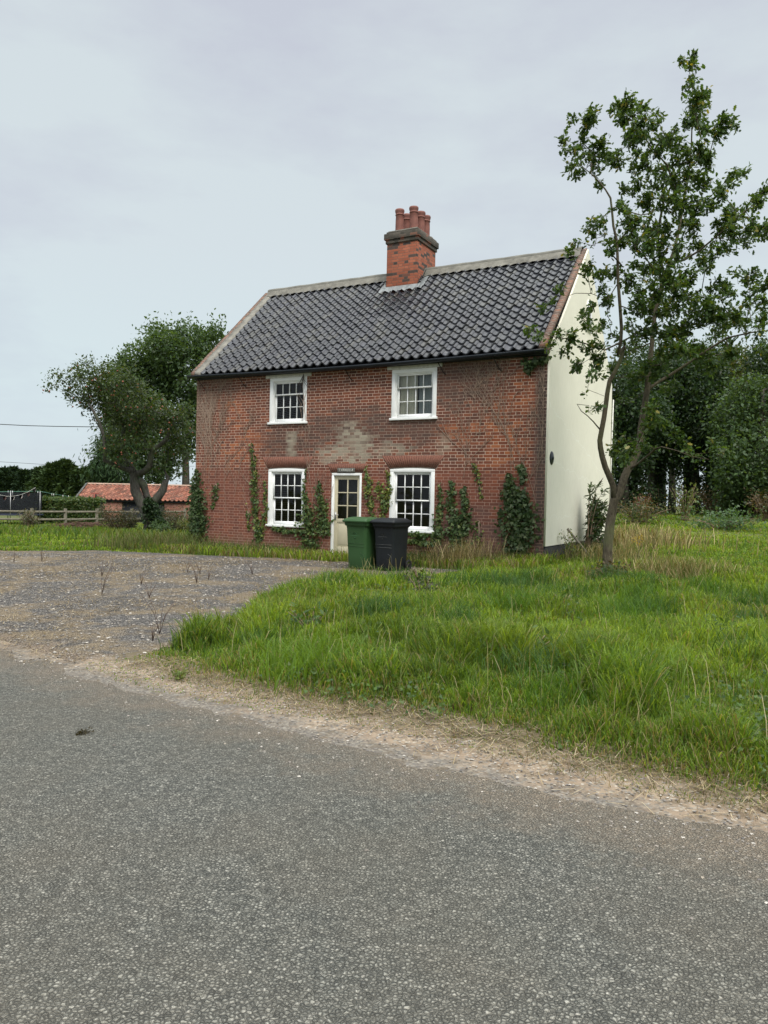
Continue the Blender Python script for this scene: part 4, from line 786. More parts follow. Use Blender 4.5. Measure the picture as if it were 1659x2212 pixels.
def wpos(px, Y): 
    p = at(px, 1100, Y); return np.array([p[0], Y, float(H(p[0], Y))])
def blob(px, py, Y, rpx, base, dy=0, sq=1.):
    c = at(px, py, Y); rr = rpx / FP * Y; return tuple(c - base + np.array([0, dy, 0])) + (rr, rr * 1.1, rr * sq)
# big tree beyond the shed
YB = 62.; bb = wpos(400, YB)
make_tree('broadleaf_tree', bb, 13, [blob(*a) for a in [(410, 740, YB, 42, bb), (450, 735, YB, 38, bb, 2), (375, 770, YB, 44, bb, -2), (345, 790, YB, 38, bb), (420, 810, YB, 70, bb), (330, 830, YB, 48, bb), (290, 820, YB, 36, bb, -1), (370, 880, YB, 60, bb), (440, 890, YB, 50, bb), (300, 890, YB, 55, bb), (250, 850, YB, 35, bb), (385, 950, YB, 40, bb), (330, 980, YB, 50, bb), (470, 800, YB, 50, bb, 3), (390, 725, YB, 18, bb), (465, 715, YB, 16, bb), (335, 750, YB, 22, bb), (300, 775, YB, 40, bb), (270, 810, YB, 36, bb), (350, 735, YB, 30, bb), (240, 840, YB, 32, bb), (270, 875, YB, 50, bb), (265, 930, YB, 48, bb), (330, 1010, YB, 44, bb), (250, 985, YB, 40, bb), (300, 940, YB, 50, bb, -2)]],
          'tall broadleaf tree rising behind the apple tree and the tiled shed', nleaf=46000, size=.30, cols=GM, seed=3, r0=.4, density=9)
bb = wpos(235, 58.)
make_tree('larch_tree', bb, 7, [blob(*a) for a in [(235, 1000, 58., 34, bb), (215, 1015, 58., 22, bb), (255, 970, 58., 34, bb, 1), (230, 960, 58., 22, bb), (270, 1020, 58., 34, bb)]], 'drooping dark conifer to the left of the apple tree above the shed', nleaf=7000, size=.34, cols=GD, seed=8, r0=.2, shape=LANCE, lmat='conifer', droop=1.2)
# conifers at the left
def conifer(px, Y, top, wpx, label, seed, cols, tip=True):
    r = np.random.default_rng(seed); base = wpos(px, Y); hh = at(px, top + 8, Y)[2] - base[2]; w = wpx * 1.45 / FP * Y; t = empty('cypress_tree', tuple(base), label=label, cat='conifer', group='conifers at the left edge of the field')
    mk('trunk', *tube([(0, 0, -.2), (0, 0, hh * .5), (.05, 0, hh * .95)], [.16, .1, .02], 6), MAT['darkbark'], t, True)
    n = 12000; z = r.random(n) ** .8 * hh; prof = np.clip((1 - (z / hh) ** 2.2), 0, 1) ** .85 * w * (.75 + .35 * vn(z, r.random(n) * 0 + seed, 1.1, 51)); th = r.random(n) * 6.28; lump = 1 + .22 * np.sin(th * 5 + z * 2.3 + seed) + .12 * np.sin(th * 11 - z * 4); rr = prof * lump * (.55 + .45 * r.random(n) ** .4)
    P = np.stack([rr * np.cos(th), rr * np.sin(th), z + .1], -1)
    for q_ in range(6):   # side leaders break up the outline
        a_ = r.random() * 6.28; c_ = np.array([math.cos(a_), math.sin(a_)]) * w * r.uniform(.25, .75); h2 = hh * r.uniform(.78, .95); m_ = np.arange(n) % 9 == q_; zz_ = h2 - (r.random(m_.sum()) ** 1.5) * hh * .32; rw = (h2 - zz_) * .32 * r.random(m_.sum()); P[m_] = np.stack([c_[0] + rw * np.cos(th[m_]), c_[1] + rw * np.sin(th[m_]), zz_], -1)
    A = np.stack([np.cos(th), np.sin(th), r.uniform(.1, 1.4, n)], -1) + r.normal(0, .4, (n, 3)); V, F, T = leaves(P, A, np.stack([-np.cos(th) * .3, -np.sin(th) * .3, np.ones(n)], -1) + r.normal(0, .5, (n, 3)), r.uniform(.2, .55, n), NEEDLE * np.array([1.3, 1]), cols, r, .2)
    mk('crown', V, F, MAT['conifer'], t, False, T)
GC1 = [(.032, .058, .030), (.040, .070, .036), (.025, .048, .025)]; GC2 = [(.050, .085, .034), (.062, .100, .038), (.040, .070, .028)]
for i, (px, Y, top, w, l, cset) in enumerate([(8, 66, 1010, 26, 'dark cypress at the extreme left edge behind the trampoline', GC1), (28, 67, 1008, 24, 'dark pointed cypress second from the left edge', GC1), (52, 66, 1014, 24, 'dark cypress between two pointed ones, third from the left edge', GC1), (78, 68, 1012, 24, 'dark cypress just left of the lighter feathery conifers', GC1), (-20, 67, 1005, 30, 'dark cypress partly outside the left edge of the view', GC1),
        (108, 63, 1003, 36, 'feathery mid-green conifer with a wide rounded top left of the shed', GC2), (140, 63, 992, 36, 'tallest feathery conifer with whippy tip left of the shed', GC2), (175, 64, 1018, 34, 'lower feathery conifer between the tallest one and the shed roof', GC2), (205, 66, 1000, 32, 'feathery conifer nearest the shed gable', GC2), (235, 70, 1025, 36, 'conifer half hidden behind the shed roof and the apple tree', GC1)]): conifer(px, Y, top, w, l, 60 + i, cset)

# --- wood on the right
WB = [ # px, Y, list of (px,py,r), label
 (1345, 40, [(1345, 1075, 36), (1375, 1060, 30), (1345, 830, 55), (1330, 900, 60), (1360, 980, 60), (1340, 1030, 45), (1390, 900, 60)], 'dark tree just right of the rendered gable, crown low to the ground'),
 (1420, 44, [(1400, 800, 60), (1440, 860, 70), (1420, 940, 75), (1400, 1010, 45), (1460, 800, 55)], 'dark tree behind the oak stems, over the shaded gap'),
 (1500, 42, [(1520, 1055, 34), (1560, 1040, 34), (1490, 830, 70), (1520, 900, 75), (1480, 970, 60), (1540, 960, 60), (1520, 800, 50)], 'dark tree with a thick black trunk right of the bright gap'),
 (1560, 45, [(1570, 1070, 36), (1600, 1060, 40), (1560, 820, 60), (1580, 900, 70), (1600, 800, 60), (1560, 980, 50)], 'tree with an olive crown above the brown scrub'),
 (1640, 36, [(1620, 1085, 34), (1660, 1080, 40), (1580, 1075, 26), (1630, 900, 70), (1610, 980, 70), (1650, 1030, 65), (1600, 1050, 45), (1660, 860, 60), (1570, 1020, 40)], 'leafy tree at the right edge whose branches sweep down to the grass'),
 (1700, 41, [(1690, 820, 80), (1720, 920, 90), (1700, 1020, 80), (1650, 790, 55)], 'tall tree cut by the right edge of the view'),
 (1450, 52, [(1395, 1050, 34), (1400, 1080, 26), (1510, 1070, 26), (1450, 1020, 34), (1485, 1040, 22), (1425, 1050, 20), (1488, 1078, 16), (1430, 1082, 20), (1470, 1092, 12), (1380, 850, 80), (1460, 880, 80), (1540, 880, 80), (1620, 850, 80), (1520, 790, 55), (1420, 790, 60)], 'rear tree closing the top of the wood'),
]
for i, (px, Y, bl, lab) in enumerate(WB):
    bb = wpos(px, Y); make_tree('woodland_tree', bb, 8, [blob(a, b_, Y, c_, bb, rng.uniform(-1.2, 1.2)) for a, b_, c_ in bl], lab, nleaf=15000, size=.20, cols=[(.085, .105, .035), (.11, .115, .045), (.06, .09, .03)] if i == 3 else GM if i == 4 else GD + [(.045, .08, .026)], seed=20 + i, r0=.30, group='trees of the wood on the right', density=7)
m_tr = [(1340, 42, .2), (1372, 49, .14), (1404, 43, .24), (1432, 56, .2), (1487, 44, .42), (1533, 43, .36), (1603, 47, .2)]
for i, (px, Y, r_) in enumerate(m_tr):
    bb = wpos(px, Y); lab = ['bare dark trunk close beside the gable', 'thin dark trunk in the shade left of the bright gap', 'dark trunk second left of the bright gap', 'dark trunk directly behind the bright gap', 'thick black trunk at the right side of the bright gap', 'thickest black trunk in the middle of the wood', 'dark trunk above the brown scrub', 'slim dark trunk near the right edge', 'farthest slim trunk behind the gap'][i]
    make_tree('shaded_tree', bb, 8, [(0, 0, 5.2, 1.6, 1.6, 1.6), (.8, .5, 4.2, 1.2, 1.2, .9), (-.9, .3, 4.6, 1.1, 1.1, 1.)], lab, nleaf=3500, size=.2, cols=GD, seed=40 + i, r0=r_, group='shaded trunks of the wood', density=4)
# shrubs at the wood's foot
def shrub(name, px, Y, h, w, n, size, cols, label, cat='shrub', seed=0, shape=KITE, mat='leaf', group=None, stems=14, pos=None, lean=0.):
    r = np.random.default_rng(seed); base = wpos(px, Y) if pos is None else np.array(pos, float); t = empty(name, tuple(base), label=label, cat=cat, group=group); m = MB(); P = []; Nn = []
    for k in range(stems):
        a = r.random() * 6.28; q0 = r.uniform(0, .25) * w; tip = np.array([math.cos(a) * w * r.uniform(.3, 1) + lean, math.sin(a) * w * r.uniform(.3, 1), h * r.uniform(.55, 1)]); p0 = np.array([math.cos(a) * q0, math.sin(a) * q0, -.05]); mid = (p0 + tip) / 2 + np.array([-math.cos(a), -math.sin(a), .6]) * w * .18
        ts = np.linspace(0, 1, 7); pts = [(1 - t_) ** 2 * p0 + 2 * t_ * (1 - t_) * mid + t_ * t_ * tip for t_ in ts]; m.tube(pts, np.linspace(.010, .003, 7) * max(1, Y / 18), 4)
        kk = n // stems; t_ = r.random(kk) ** .7; C_ = ((1 - t_) ** 2)[:, None] * p0 + (2 * t_ * (1 - t_))[:, None] * mid + (t_ ** 2)[:, None] * tip; C_ += r.normal(0, .11 * w + size * .4, (kk, 3)); P.append(C_); Nn.append(np.tile(np.array([math.cos(a) * .3, math.sin(a) * .3 - .2, .8]), (kk, 1)))
    P = np.concatenate(P); Nn = np.concatenate(Nn); k_ = P[:, 2] > .01; m.o('stem', MAT['stem'], t); leafcloud('foliage', P[k_], Nn[k_], size, shape, cols, mat, seed, parent=t, down=.1); return t
BR_ = [(.10, .075, .035), (.14, .10, .05), (.07, .06, .03)]
shrub('bramble_bush', 1380, 31, 1.0, 1.3, 1500, .10, [(.07, .09, .03), (.14, .10, .04), (.05, .08, .03)], 'bramble thicket with browning leaves behind the oak trunk', seed=1)
shrub('red_dock', 1388, 34, 1.2, .5, 500, .10, [(.13, .04, .03), (.10, .035, .03)], 'dark red seeding dock plants before the wood', 'weed', seed=2)
shrub('elder_sapling', 1480, 33, 1.6, .7, 420, .13, [(.09, .13, .03), (.12, .15, .04)], 'pale green arching sapling in front of the bright gap', seed=3)
for i, (px, Y, w) in enumerate([(1545, 38, 1.3), (1600, 37, 1.5), (1655, 34, 1.4), (1345, 40, 1.2), (1425, 42, 1.4), (1500, 41, 1.2)]):
    shrub('scrub_bush', px, Y, 1.5, w, 1100, .13, BR_ if i < 3 else GD, ['brown dead scrub right of the black trunks', 'widest brown scrub below the olive tree', 'brown scrub at the right edge of the grass', 'dark low bush at the foot of the gable trees', 'dark low bush in the shade left of the sapling', 'dark low bush right of the pale sapling'][i], seed=10 + i, group='scrub along the edge of the wood')
shrub('nettle_patch', 1560, 29, .5, 1.8, 1600, .12, [(.06, .12, .04), (.08, .14, .06)], 'low patch of broad leaved weeds in the far right grass', 'weed', seed=21, stems=24)

# ------------------------------------------------------------------ LEFT BACKGROUND: fence, hedge, shed, garden things
fn = empty('post_and_rail_fence', tuple(wpos(100, 42)), label='weathered two-rail timber fence crossing the field at the left', cat='fence')
fo = np.array(fn.location); posts = [(-60, 40.6), (15, 41.0), (68, 41.4), (142, 42.6), (209, 44.2), (285, 46), (345, 48), (400, 50)]
pp = []
for px, Y in posts: pp.append(wpos(px, Y) - fo)
for i, p in enumerate(pp):
    if i == 1: continue
    o = MB().box(-.075, .075, -.055, .055, -.2, 1.02).o('post', MAT['wood'], fn, bevel=.01); o.location = p; o.rotation_euler = (0, random.uniform(-.03, .03), random.uniform(-.1, .1))
pk = [pp[i] for i in (0, 2, 3, 4, 5, 6, 7)]
for i in range(len(pk) - 1):
    for z in (.42, .84):
        a, b_ = pk[i] + [0, -.08, z], pk[i + 1] + [0, -.08, z]; d_ = b_ - a; m = MB(); m.add([a + [0, 0, -.055], b_ + [0, 0, -.055], b_ + [0, 0, .055], a + [0, 0, .055], a + [0, .035, -.055], b_ + [0, .035, -.055], b_ + [0, .035, .055], a + [0, .035, .055]], [(0, 1, 2, 3), (7, 6, 5, 4), (3, 2, 6, 7), (0, 4, 5, 1)]); m.o('rail', MAT['wood'], fn)
# clipped hedge behind the fence
YH = 47.; hb = wpos(150, YH); he = at(222, 1082, YH) - hb; hs = at(90, 1078, YH) - hb
hd = empty('clipped_hedge', tuple(hb), label='low clipped green hedge behind the fence', cat='hedge'); r = np.random.default_rng(5); n = 11000
P = np.stack([r.uniform(hs[0], he[0], n), r.uniform(-.5, .5, n), r.uniform(0, hs[2], n)], -1); fsel = r.random(n); P[fsel < .5, 1] = -.5 + r.normal(0, .04, (fsel < .5).sum()); P[fsel > .75, 2] = hs[2] + r.normal(0, .05, (fsel > .75).sum())
Nn = np.tile([0, -.7, .5], (n, 1)).astype(float); leafcloud('foliage', P, Nn, .16, KITE, [(.055, .10, .025), (.075, .125, .03), (.04, .075, .022), (.10, .12, .035)], 'leaf', 5, parent=hd); MB().box(hs[0] + .1, he[0] - .1, -.35, .35, 0, hs[2] - .15).o('branches', MAT['darkbark'], hd)
# brick shed with red pantiles
YS = 52.; e0 = at(165, 1077, YS); e1 = at(425, 1079, YS); rz0 = at(207, 1046, YS + 1.9); sb = wpos(200, YS)
shed = empty('brick_outbuilding', (0, 0, 0), label='long low brick outbuilding with red pantile roof behind the apple tree', cat='outbuilding')
x0, x1 = e0[0], e1[0] + 4; ez = e0[2]; rz = rz0[2]; bz = sb[2] - .3
pantiles('roof', x0, x1, 9, int((x1 - x0) / .30), (YS, ez), (YS + 1.9, rz), MAT['redtile'], [(.22, .085, .055), (.27, .105, .068), (.18, .072, .05), (.31, .135, .09), (.15, .07, .05)], shed, 1.3, 9, 7)
m = MB(); m.box(x0 + .9, x0 + 3.0, YS + .2, YS + .45, bz, ez - .05).box(x0 + 5.9, x1, YS + .2, YS + .45, bz, ez - .05).box(x0 + .5, x1, YS + 3.2, YS + 3.4, bz, ez); m.add([(x0 + .5, YS + .3, bz), (x0 + .5, YS + 3.3, bz), (x0 + .5, YS + 3.3, ez), (x0 + .5, YS + 1.9, rz - .08), (x0 + .5, YS + .3, ez - .05)], [(0, 1, 2, 3, 4)]); m.o('wall', MAT['shedbrick'], shed)
MB().box(x0 + 3.0, x0 + 5.9, YS + .34, YS + .40, bz, ez - .06).o('boarding', MAT['darkwood'], shed); MB().box(x0 + .1, x1, YS + .1, YS + .16, ez - .16, ez - .04).o('fascia', MAT['darkwood'], shed)
MB().add([(x0, YS + 1.85, rz + .02), (x1, YS + 1.85, rz + .02), (x1, YS + 2.0, rz + .10), (x0, YS + 2.0, rz + .10), (x0, YS + 3.6, ez), (x1, YS + 3.6, ez)], [(0, 1, 2, 3), (3, 2, 5, 4)]).o('ridge_tile', plain('pale_ridge', (.36, .25, .19), .9, .2), shed)
MB().add([(x0 - .14, YS - .06, ez + .02), (x0 + .04, YS - .06, ez + .08), (x0 + .04, YS + 1.9, rz + .12), (x0 - .14, YS + 1.9, rz + .06)], [(0, 1, 2, 3), (3, 2, 1, 0)]).box(x0 - .15, x0 - .13, YS, YS + .1, ez - .1, ez).o('bargeboard', MAT['oldwhite'], shed)
# trampoline with net
YN = 45.; tb = wpos(40, YN); tn = empty('trampoline', tuple(tb), label='trampoline with black net enclosure behind the fence at the far left', cat='trampoline')
nc = 40; V = []; Rr = 1.75; cxn = -.55
for k in range(nc): a = k / nc * 6.2832; V += [(cxn + Rr * math.cos(a), Rr * math.sin(a), .55), (cxn + Rr * math.cos(a), Rr * math.sin(a), 1.85)]
q = NT('black_net', .9); trn = q.n('ShaderNodeBsdfTransparent'); mxs = q.n('ShaderNodeMixShader'); mxs.inputs[0].default_value = .22; q.put(q.b.inputs['Base Color'], (.012, .014, .018)); q.t.links.new(q.b.outputs[0], mxs.inputs[1]); q.t.links.new(trn.outputs[0], mxs.inputs[2]); q.t.links.new(mxs.outputs[0], q.t.nodes['Material Output'].inputs[0])
MB().add(V, [(2 * k, (2 * k + 2) % (2 * nc), (2 * k + 3) % (2 * nc), 2 * k + 1) for k in range(nc)]).o('net', q.m, tn)
MB().lathe([(0, .58), (1.6, .58), (1.85, .58), (1.85, .54), (0, .54)], (cxn, 0, 0), 32).o('mat', plain('blue_pad', (.03, .04, .08), .5, .2), tn)
for k in range(6):
    a = R(60 * k - 62); MB().tube([(cxn + 1.83 * math.cos(a), 1.83 * math.sin(a), 0), (cxn + 1.83 * math.cos(a), 1.83 * math.sin(a), 1.95)], .022, 6).o('pole', MAT['metal'], tn)
# bunting hanging in front of the net
bt = empty('bunting', tuple(at(40, 1080, 43)), label='string of pale pink and white bunting pennants hung before the trampoline net', cat='bunting'); bo_ = np.array(bt.location); pts = [at(u_, v_, 43) - bo_ for u_, v_ in [(-30, 1060), (-5, 1068), (14, 1072), (28, 1072), (44, 1069), (60, 1063), (77, 1053)]]; MB().tube(pts, .008, 4).o('cord', MAT['oldwhite'], bt)
for i, (u_, v_, c_) in enumerate([(-12, 1067, 0), (10, 1071, 0), (28, 1071, 1), (45, 1068, 1), (61, 1063, 0), (74, 1055, 1)]):
    p = at(u_, v_, 43) - bo_; w = .10; MB().add([p + [-w, 0, .01], p + [w, 0, .0], p + [w * .8, .01, -.18], p + [0, .0, -.26], p + [-w * .7, .0, -.17]], [(0, 1, 2, 3, 4), (4, 3, 2, 1, 0)]).o('pennant', plain('pennant_cloth', (.62, .42, .40) if c_ == 0 else (.72, .66, .64), .8, .1), bt)
# washing line with pegs
wl = empty('washing_line', tuple(at(150, 1078, 46)), label='green washing line with pegs running to the outbuilding eaves', cat='washing line'); wo_ = np.array(wl.location); MB().tube([at(u_, v_, Y) - wo_ for u_, v_, Y in [(-30, 1063, 43.5), (28, 1062, 44), (85, 1061, 45), (120, 1068, 48), (165, 1075, 51.8)]], .011, 4).o('line', plain('green_cord', (.14, .30, .22), .6, .1), wl)
for u_, v_ in [(112, 1067.5), (116, 1068), (136, 1071), (148, 1072)]: p = at(u_, v_, 47.5) - wo_; MB().box(-.015, .015, -.01, .01, -.12, .05).o('peg', MAT['oldwhite'], wl).location = p
MB().tube([at(27, 1105, 43.6) - wo_, at(27, 1060, 43.6) - wo_], .028, 6).o('prop_pole', MAT['metal'], wl)
# swing
sw = empty('garden_swing', tuple(wpos(205, 47.5)), label='red A-frame garden swing in front of the outbuilding wall', cat='swing'); s0 = np.array(sw.location); red = plain('red_tube', (.30, .07, .05), .5, .2); top = at(206, 1066, 47.5) - s0
for nm, (u_, dy) in (('leg', (190, -.4)), ('leg', (196, .6)), ('leg', (218, -.3)), ('leg', (227, .5))):
    f_ = at(u_, 1110, 47.5 + dy) - s0; f_[2] = float(H(f_[0] + s0[0], f_[1] + s0[1])) - s0[2]; MB().tube([f_, top + [0, dy * .1, 0]], .022, 6).o(nm, MAT['iron'] if u_ > 200 else red, sw)
MB().tube([top + [-.25, 0, 0], top + [.25, 0, 0]], .03, 6).o('top_bar', red, sw); p = at(203, 1103, 47.2) - s0; MB().box(p[0] - .35, p[0] + .35, p[1] - .2, p[1] + .2, p[2], p[2] + .05).o('seat', MAT['black'], sw)
MB().tube([p + [-.3, 0, .05], top + [-.15, 0, 0]], .008, 4).tube([p + [.3, 0, .05], top + [.15, 0, 0]], .008, 4).o('rope', MAT['stem'], sw)
# bushes between fence and tree
for i, (px, Y, h_, w_, cset, lab, cat) in enumerate([(60, 39.5, .9, .7, [(.08, .09, .05), (.12, .11, .08)], 'grey-green seeding weed leaning on the fence rails', 'weed'), (255, 36, 1.4, 1.0, [(.06, .07, .03), (.10, .08, .04)], 'loose olive bush left of the apple trunk', 'bush'), (280, 37, 1.1, .8, [(.05, .07, .03), (.09, .08, .04)], 'small olive bush close to the apple trunk', 'bush'), (362, 36, 1.5, .9, [(.04, .065, .03), (.06, .08, .03)], 'dark green bush right of the apple trunk', 'bush'), (385, 35, 1.1, .8, [(.08, .08, .04), (.06, .07, .03)], 'brownish bush between the apple tree and the cottage corner', 'bush'), (405, 33, .8, .5, [(.14, .15, .04), (.10, .13, .04)], 'yellow-green bush beside the cottage corner', 'bush'), (345, 32, .5, .6, GM, 'low dark weeds at the apple tree foot', 'weed')]):
    shrub('garden_bush', px, Y, h_, w_, 1500, .09, cset, lab, cat, 70 + i, group='bushes along the fence')
# heap of cut branches by the fence
hp = empty('brush_heap', tuple(wpos(175, 40)), label='low heap of dead brown branches lying along the fence', cat='brush heap'); m = MB(); r = np.random.default_rng(3)
for k in range(260):
    x_ = r.uniform(-1.9, 1.9); z_ = r.uniform(.02, .35) * (1 - (x_ / 2.2) ** 2); a = r.uniform(-.6, .6); l_ = r.uniform(.3, .9); d_ = np.array([math.cos(a), r.uniform(-.5, .5), math.sin(a) * .5]); p = np.array([x_, r.uniform(-.5, .5), z_]); m.tube([p, p + d_ * l_ * .5 + [0, 0, .04], p + d_ * l_], [.014, .012, .005], 4)
m.o('branches', plain('dead_branches', (.13, .075, .055), .9, .4, 9), hp)
# overhead cables
c1 = MB().tube([at(u_, v_, 46) for u_, v_ in [(-400, 880), (-200, 903), (-80, 911), (0, 916.5), (60, 919.5), (120, 921), (190, 922), (260, 921), (330, 918), (420, 910)]], .022, 5).o('overhead_cable', MAT['rubber'], label='thick twisted overhead cable at the left, ending behind the apple tree', cat='cable')
c2 = MB().tube([at(u_, v_, 90) for u_, v_ in [(-300, 975), (-100, 990), (0, 997.5), (60, 1001), (120, 1005), (220, 1008), (320, 1009), (420, 1007)]], .02, 5).o('overhead_cable', MAT['rubber'], label='thin lower overhead wire above the conifers', cat='cable')

# ------------------------------------------------------------------ IVY AND VINES ON THE COTTAGE
def zz1(x, y): return (398.1 + .28 * x, 763.1 + .28 * y)
def zz3(x, y): return (796.3 + .28 * x, 763.1 + .28 * y)
def wallpt(px, py, y=0.): a, b_ = fac(px, py); return np.array([a, y, b_])
def ivy(label, strokes, dens, size, cols, seed, thick=.10, zf=zz1, name='ivy', stems=True, cat='ivy'):
    """strokes: list of ((x,y,halfwidth_px) ...) polylines in survey coordinates on the front wall"""
    r = np.random.default_rng(seed); P = []; first = None; m = MB()
    for st in strokes:
        Q = []; W_ = []
        for x_, y_, w_ in st: Q.append(wallpt(*zf(x_, y_))); a, b_ = fac(*zf(x_ - w_, y_)), fac(*zf(x_ + w_, y_)); W_.append(abs(b_[0] - a[0]) / 2)
        Q = np.array(Q); W_ = np.array(W_)
        if first is None: first = Q[-1]
        for i in range(len(Q) - 1):
            l_ = np.linalg.norm(Q[i + 1] - Q[i]); n = int(1.25 * dens * l_ * (W_[i] + W_[i + 1]) + 8); t = r.random(n); c_ = Q[i] + (Q[i + 1] - Q[i]) * t[:, None]; w_ = W_[i] + (W_[i + 1] - W_[i]) * t; c_[:, 0] += np.clip(r.normal(0, .70, n), -2.1, 2.1) * w_; c_[:, 1] = -r.random(n) ** 1.3 * thick * np.clip(w_ / .12, .4, 1) - .012; c_[:, 2] += r.normal(0, .03, n); P.append(c_)
        if stems:
            for k in range(3): m.tube([q_ + np.array([r.uniform(-.5, .5) * w_, -.012, 0]) for q_, w_ in zip(Q, W_)], .006, 4)
    P = np.concatenate(P); t = empty(name, tuple(hl(first[0], 0, first[2])), -TH, label=label, cat=cat); off = np.array([first[0], 0, first[2]]); P = P - off
    if stems: 
        o = m.o('stem', MAT['vine'], t); o.location = -off
    leafcloud('foliage', P, np.tile([0, -1., .35], (len(P), 1)), size * 1.12, IVY, cols, 'glossleaf', seed, parent=t, down=.8); return t
DK = [(.034, .066, .022), (.048, .084, .028), (.068, .105, .036), (.10, .13, .06)]; YG = [(.14, .18, .040), (.20, .22, .055), (.09, .14, .035), (.065, .11, .033)]; MG = [(.06, .105, .032), (.085, .13, .040), (.045, .082, .028), (.12, .155, .048)]
# big clump on the left corner wraps round: front strokes
ivy('dark ivy clump covering the left corner of the cottage', [[(100, 900, 12), (105, 1050, 35), (110, 1200, 55), (115, 1330, 55), (100, 1440, 45)], [(75, 1000, 14), (78, 1200, 22), (80, 1420, 25)]], 900, .075, DK, 1)
ivy('small faded ivy patch right of the left corner clump', [[(245, 1010, 14), (248, 1080, 26), (240, 1130, 14), (215, 1200, 6)]], 600, .06, MG, 2, .05)
ivy('tall thin yellow-green ivy strand left of the lower left window', [[(522, 700, 4), (530, 800, 14), (545, 900, 22), (540, 1000, 20), (545, 1100, 24), (550, 1200, 28), (560, 1300, 20), (580, 1420, 26)], [(625, 980, 6), (630, 1100, 10), (635, 1200, 10), (600, 1330, 26), (570, 1460, 20)], [(495, 1220, 12), (500, 1350, 6)]], 700, .065, YG + MG, 3, .06)
ivy('bushy ivy between the lower left window and the door', [[(925, 1060, 6), (940, 1140, 22), (960, 1230, 40), (960, 1330, 60), (960, 1420, 60), (990, 1490, 60)], [(1040, 990, 8), (1055, 1080, 22), (1070, 1180, 36), (1075, 1290, 40), (1070, 1400, 45)], [(1110, 1290, 14), (1110, 1390, 18)], [(700, 1350, 20), (800, 1365, 22), (900, 1370, 30)], [(940, 900, 3), (930, 1000, 6), (920, 1100, 8)]], 750, .07, MG, 4, .10)
ivy('yellowing ivy strands between the door and the lower right window', [[(1405, 880, 4), (1415, 940, 14), (1430, 1000, 26), (1420, 1080, 30), (1440, 1170, 22), (1455, 1290, 22)], [(1500, 990, 14), (1520, 1050, 26), (1530, 1130, 30), (1540, 1200, 26), (1530, 1280, 14)], [(1570, 900, 8), (1575, 980, 16), (1590, 1060, 22), (1570, 1130, 22), (1560, 1220, 14)]], 560, .065, YG, 5, .07)
ivy('ivy strand climbing right of the lower right window', [[(550, 1010, 10), (555, 1100, 14), (550, 1200, 18), (545, 1300, 26), (540, 1400, 34), (520, 1480, 36)], [(320, 1390, 20), (400, 1400, 30), (480, 1400, 36)], [(300, 1440, 30), (380, 1450, 50), (480, 1470, 60)], [(290, 1560, 30), (380, 1570, 60), (500, 1570, 50)]], 750, .07, MG, 6, .14, zz3)
ivy('two-fingered green ivy left of the big ivy clump', [[(645, 985, 14), (650, 1060, 26), (640, 1150, 32), (660, 1250, 40), (660, 1350, 45), (690, 1450, 60), (720, 1530, 50)], [(738, 1020, 10), (742, 1080, 20), (745, 1180, 28), (740, 1280, 45), (735, 1400, 60)]], 900, .07, MG + DK, 7, .09, zz3)
ivy('sparse ivy wisps on the wall between the two larger ivy clumps', [[(820, 850, 8), (830, 900, 26), (845, 960, 16), (860, 1030, 10), (880, 1130, 4)], [(850, 1290, 14), (850, 1380, 22), (850, 1480, 22)]], 420, .055, MG + YG, 8, .05, zz3)
ivy('large dark green ivy clump near the right end of the brick wall', [[(1085, 930, 14), (1095, 1000, 30), (1100, 1080, 42), (1105, 1180, 45)], [(1180, 860, 14), (1190, 930, 22), (1190, 1000, 20)], [(1170, 1050, 30), (1185, 1100, 50), (1190, 1180, 60)], [(1155, 1180, 90), (1160, 1280, 100), (1170, 1380, 96), (1165, 1460, 85), (1150, 1540, 70)]], 1150, .08, DK, 9, .12, zz3)
ivy('dark ivy hanging down from the eaves at the right corner', [[(1330, 55, 45), (1260, 75, 50), (1240, 110, 26), (1232, 150, 14)], [(1390, 40, 26), (1300, 60, 30)], [(1200, 60, 16), (1230, 70, 20)]], 900, .075, DK, 10, .16, zz3)
# bare vines
def vines(label, roots, zf, seed, fan=1., n=14, length=2.2, up=1):
    r = np.random.default_rng(seed); m = MB(); first = wallpt(*zf(*roots[0])); off = np.array([first[0], 0, first[2]])
    for rt in roots:
        p0 = wallpt(*zf(*rt))
        def br(p, a, l_, lev):
            k = 9; pts = [p.copy()]
            for i in range(k): a += r.normal(0, .10); p = p + np.array([math.sin(a), 0, math.cos(a) * up]) * l_ / k; p[0] = min(9.85, max(.03, p[0])); p[2] = min(4.78, p[2]); pts.append(p.copy())
            for i in range(len(pts)): pts[i][1] = -.010 - .006 * r.random()
            m.tube(np.array(pts) - off, np.linspace(.0055 if lev == 0 else .0042, .0028, len(pts)), 4, False)
            if lev < 2:
                for i in range(n if lev == 0 else 4): j = r.integers(1, k); br(pts[j].copy(), a * .3 + r.choice([-1, 1]) * r.uniform(.25, .75) * fan, l_ * r.uniform(.25, .5), lev + 1)
        br(p0, r.normal(0, .05), length, 0)
    return m.o('bare_vine', MAT['vine'], label=label, cat='vine')
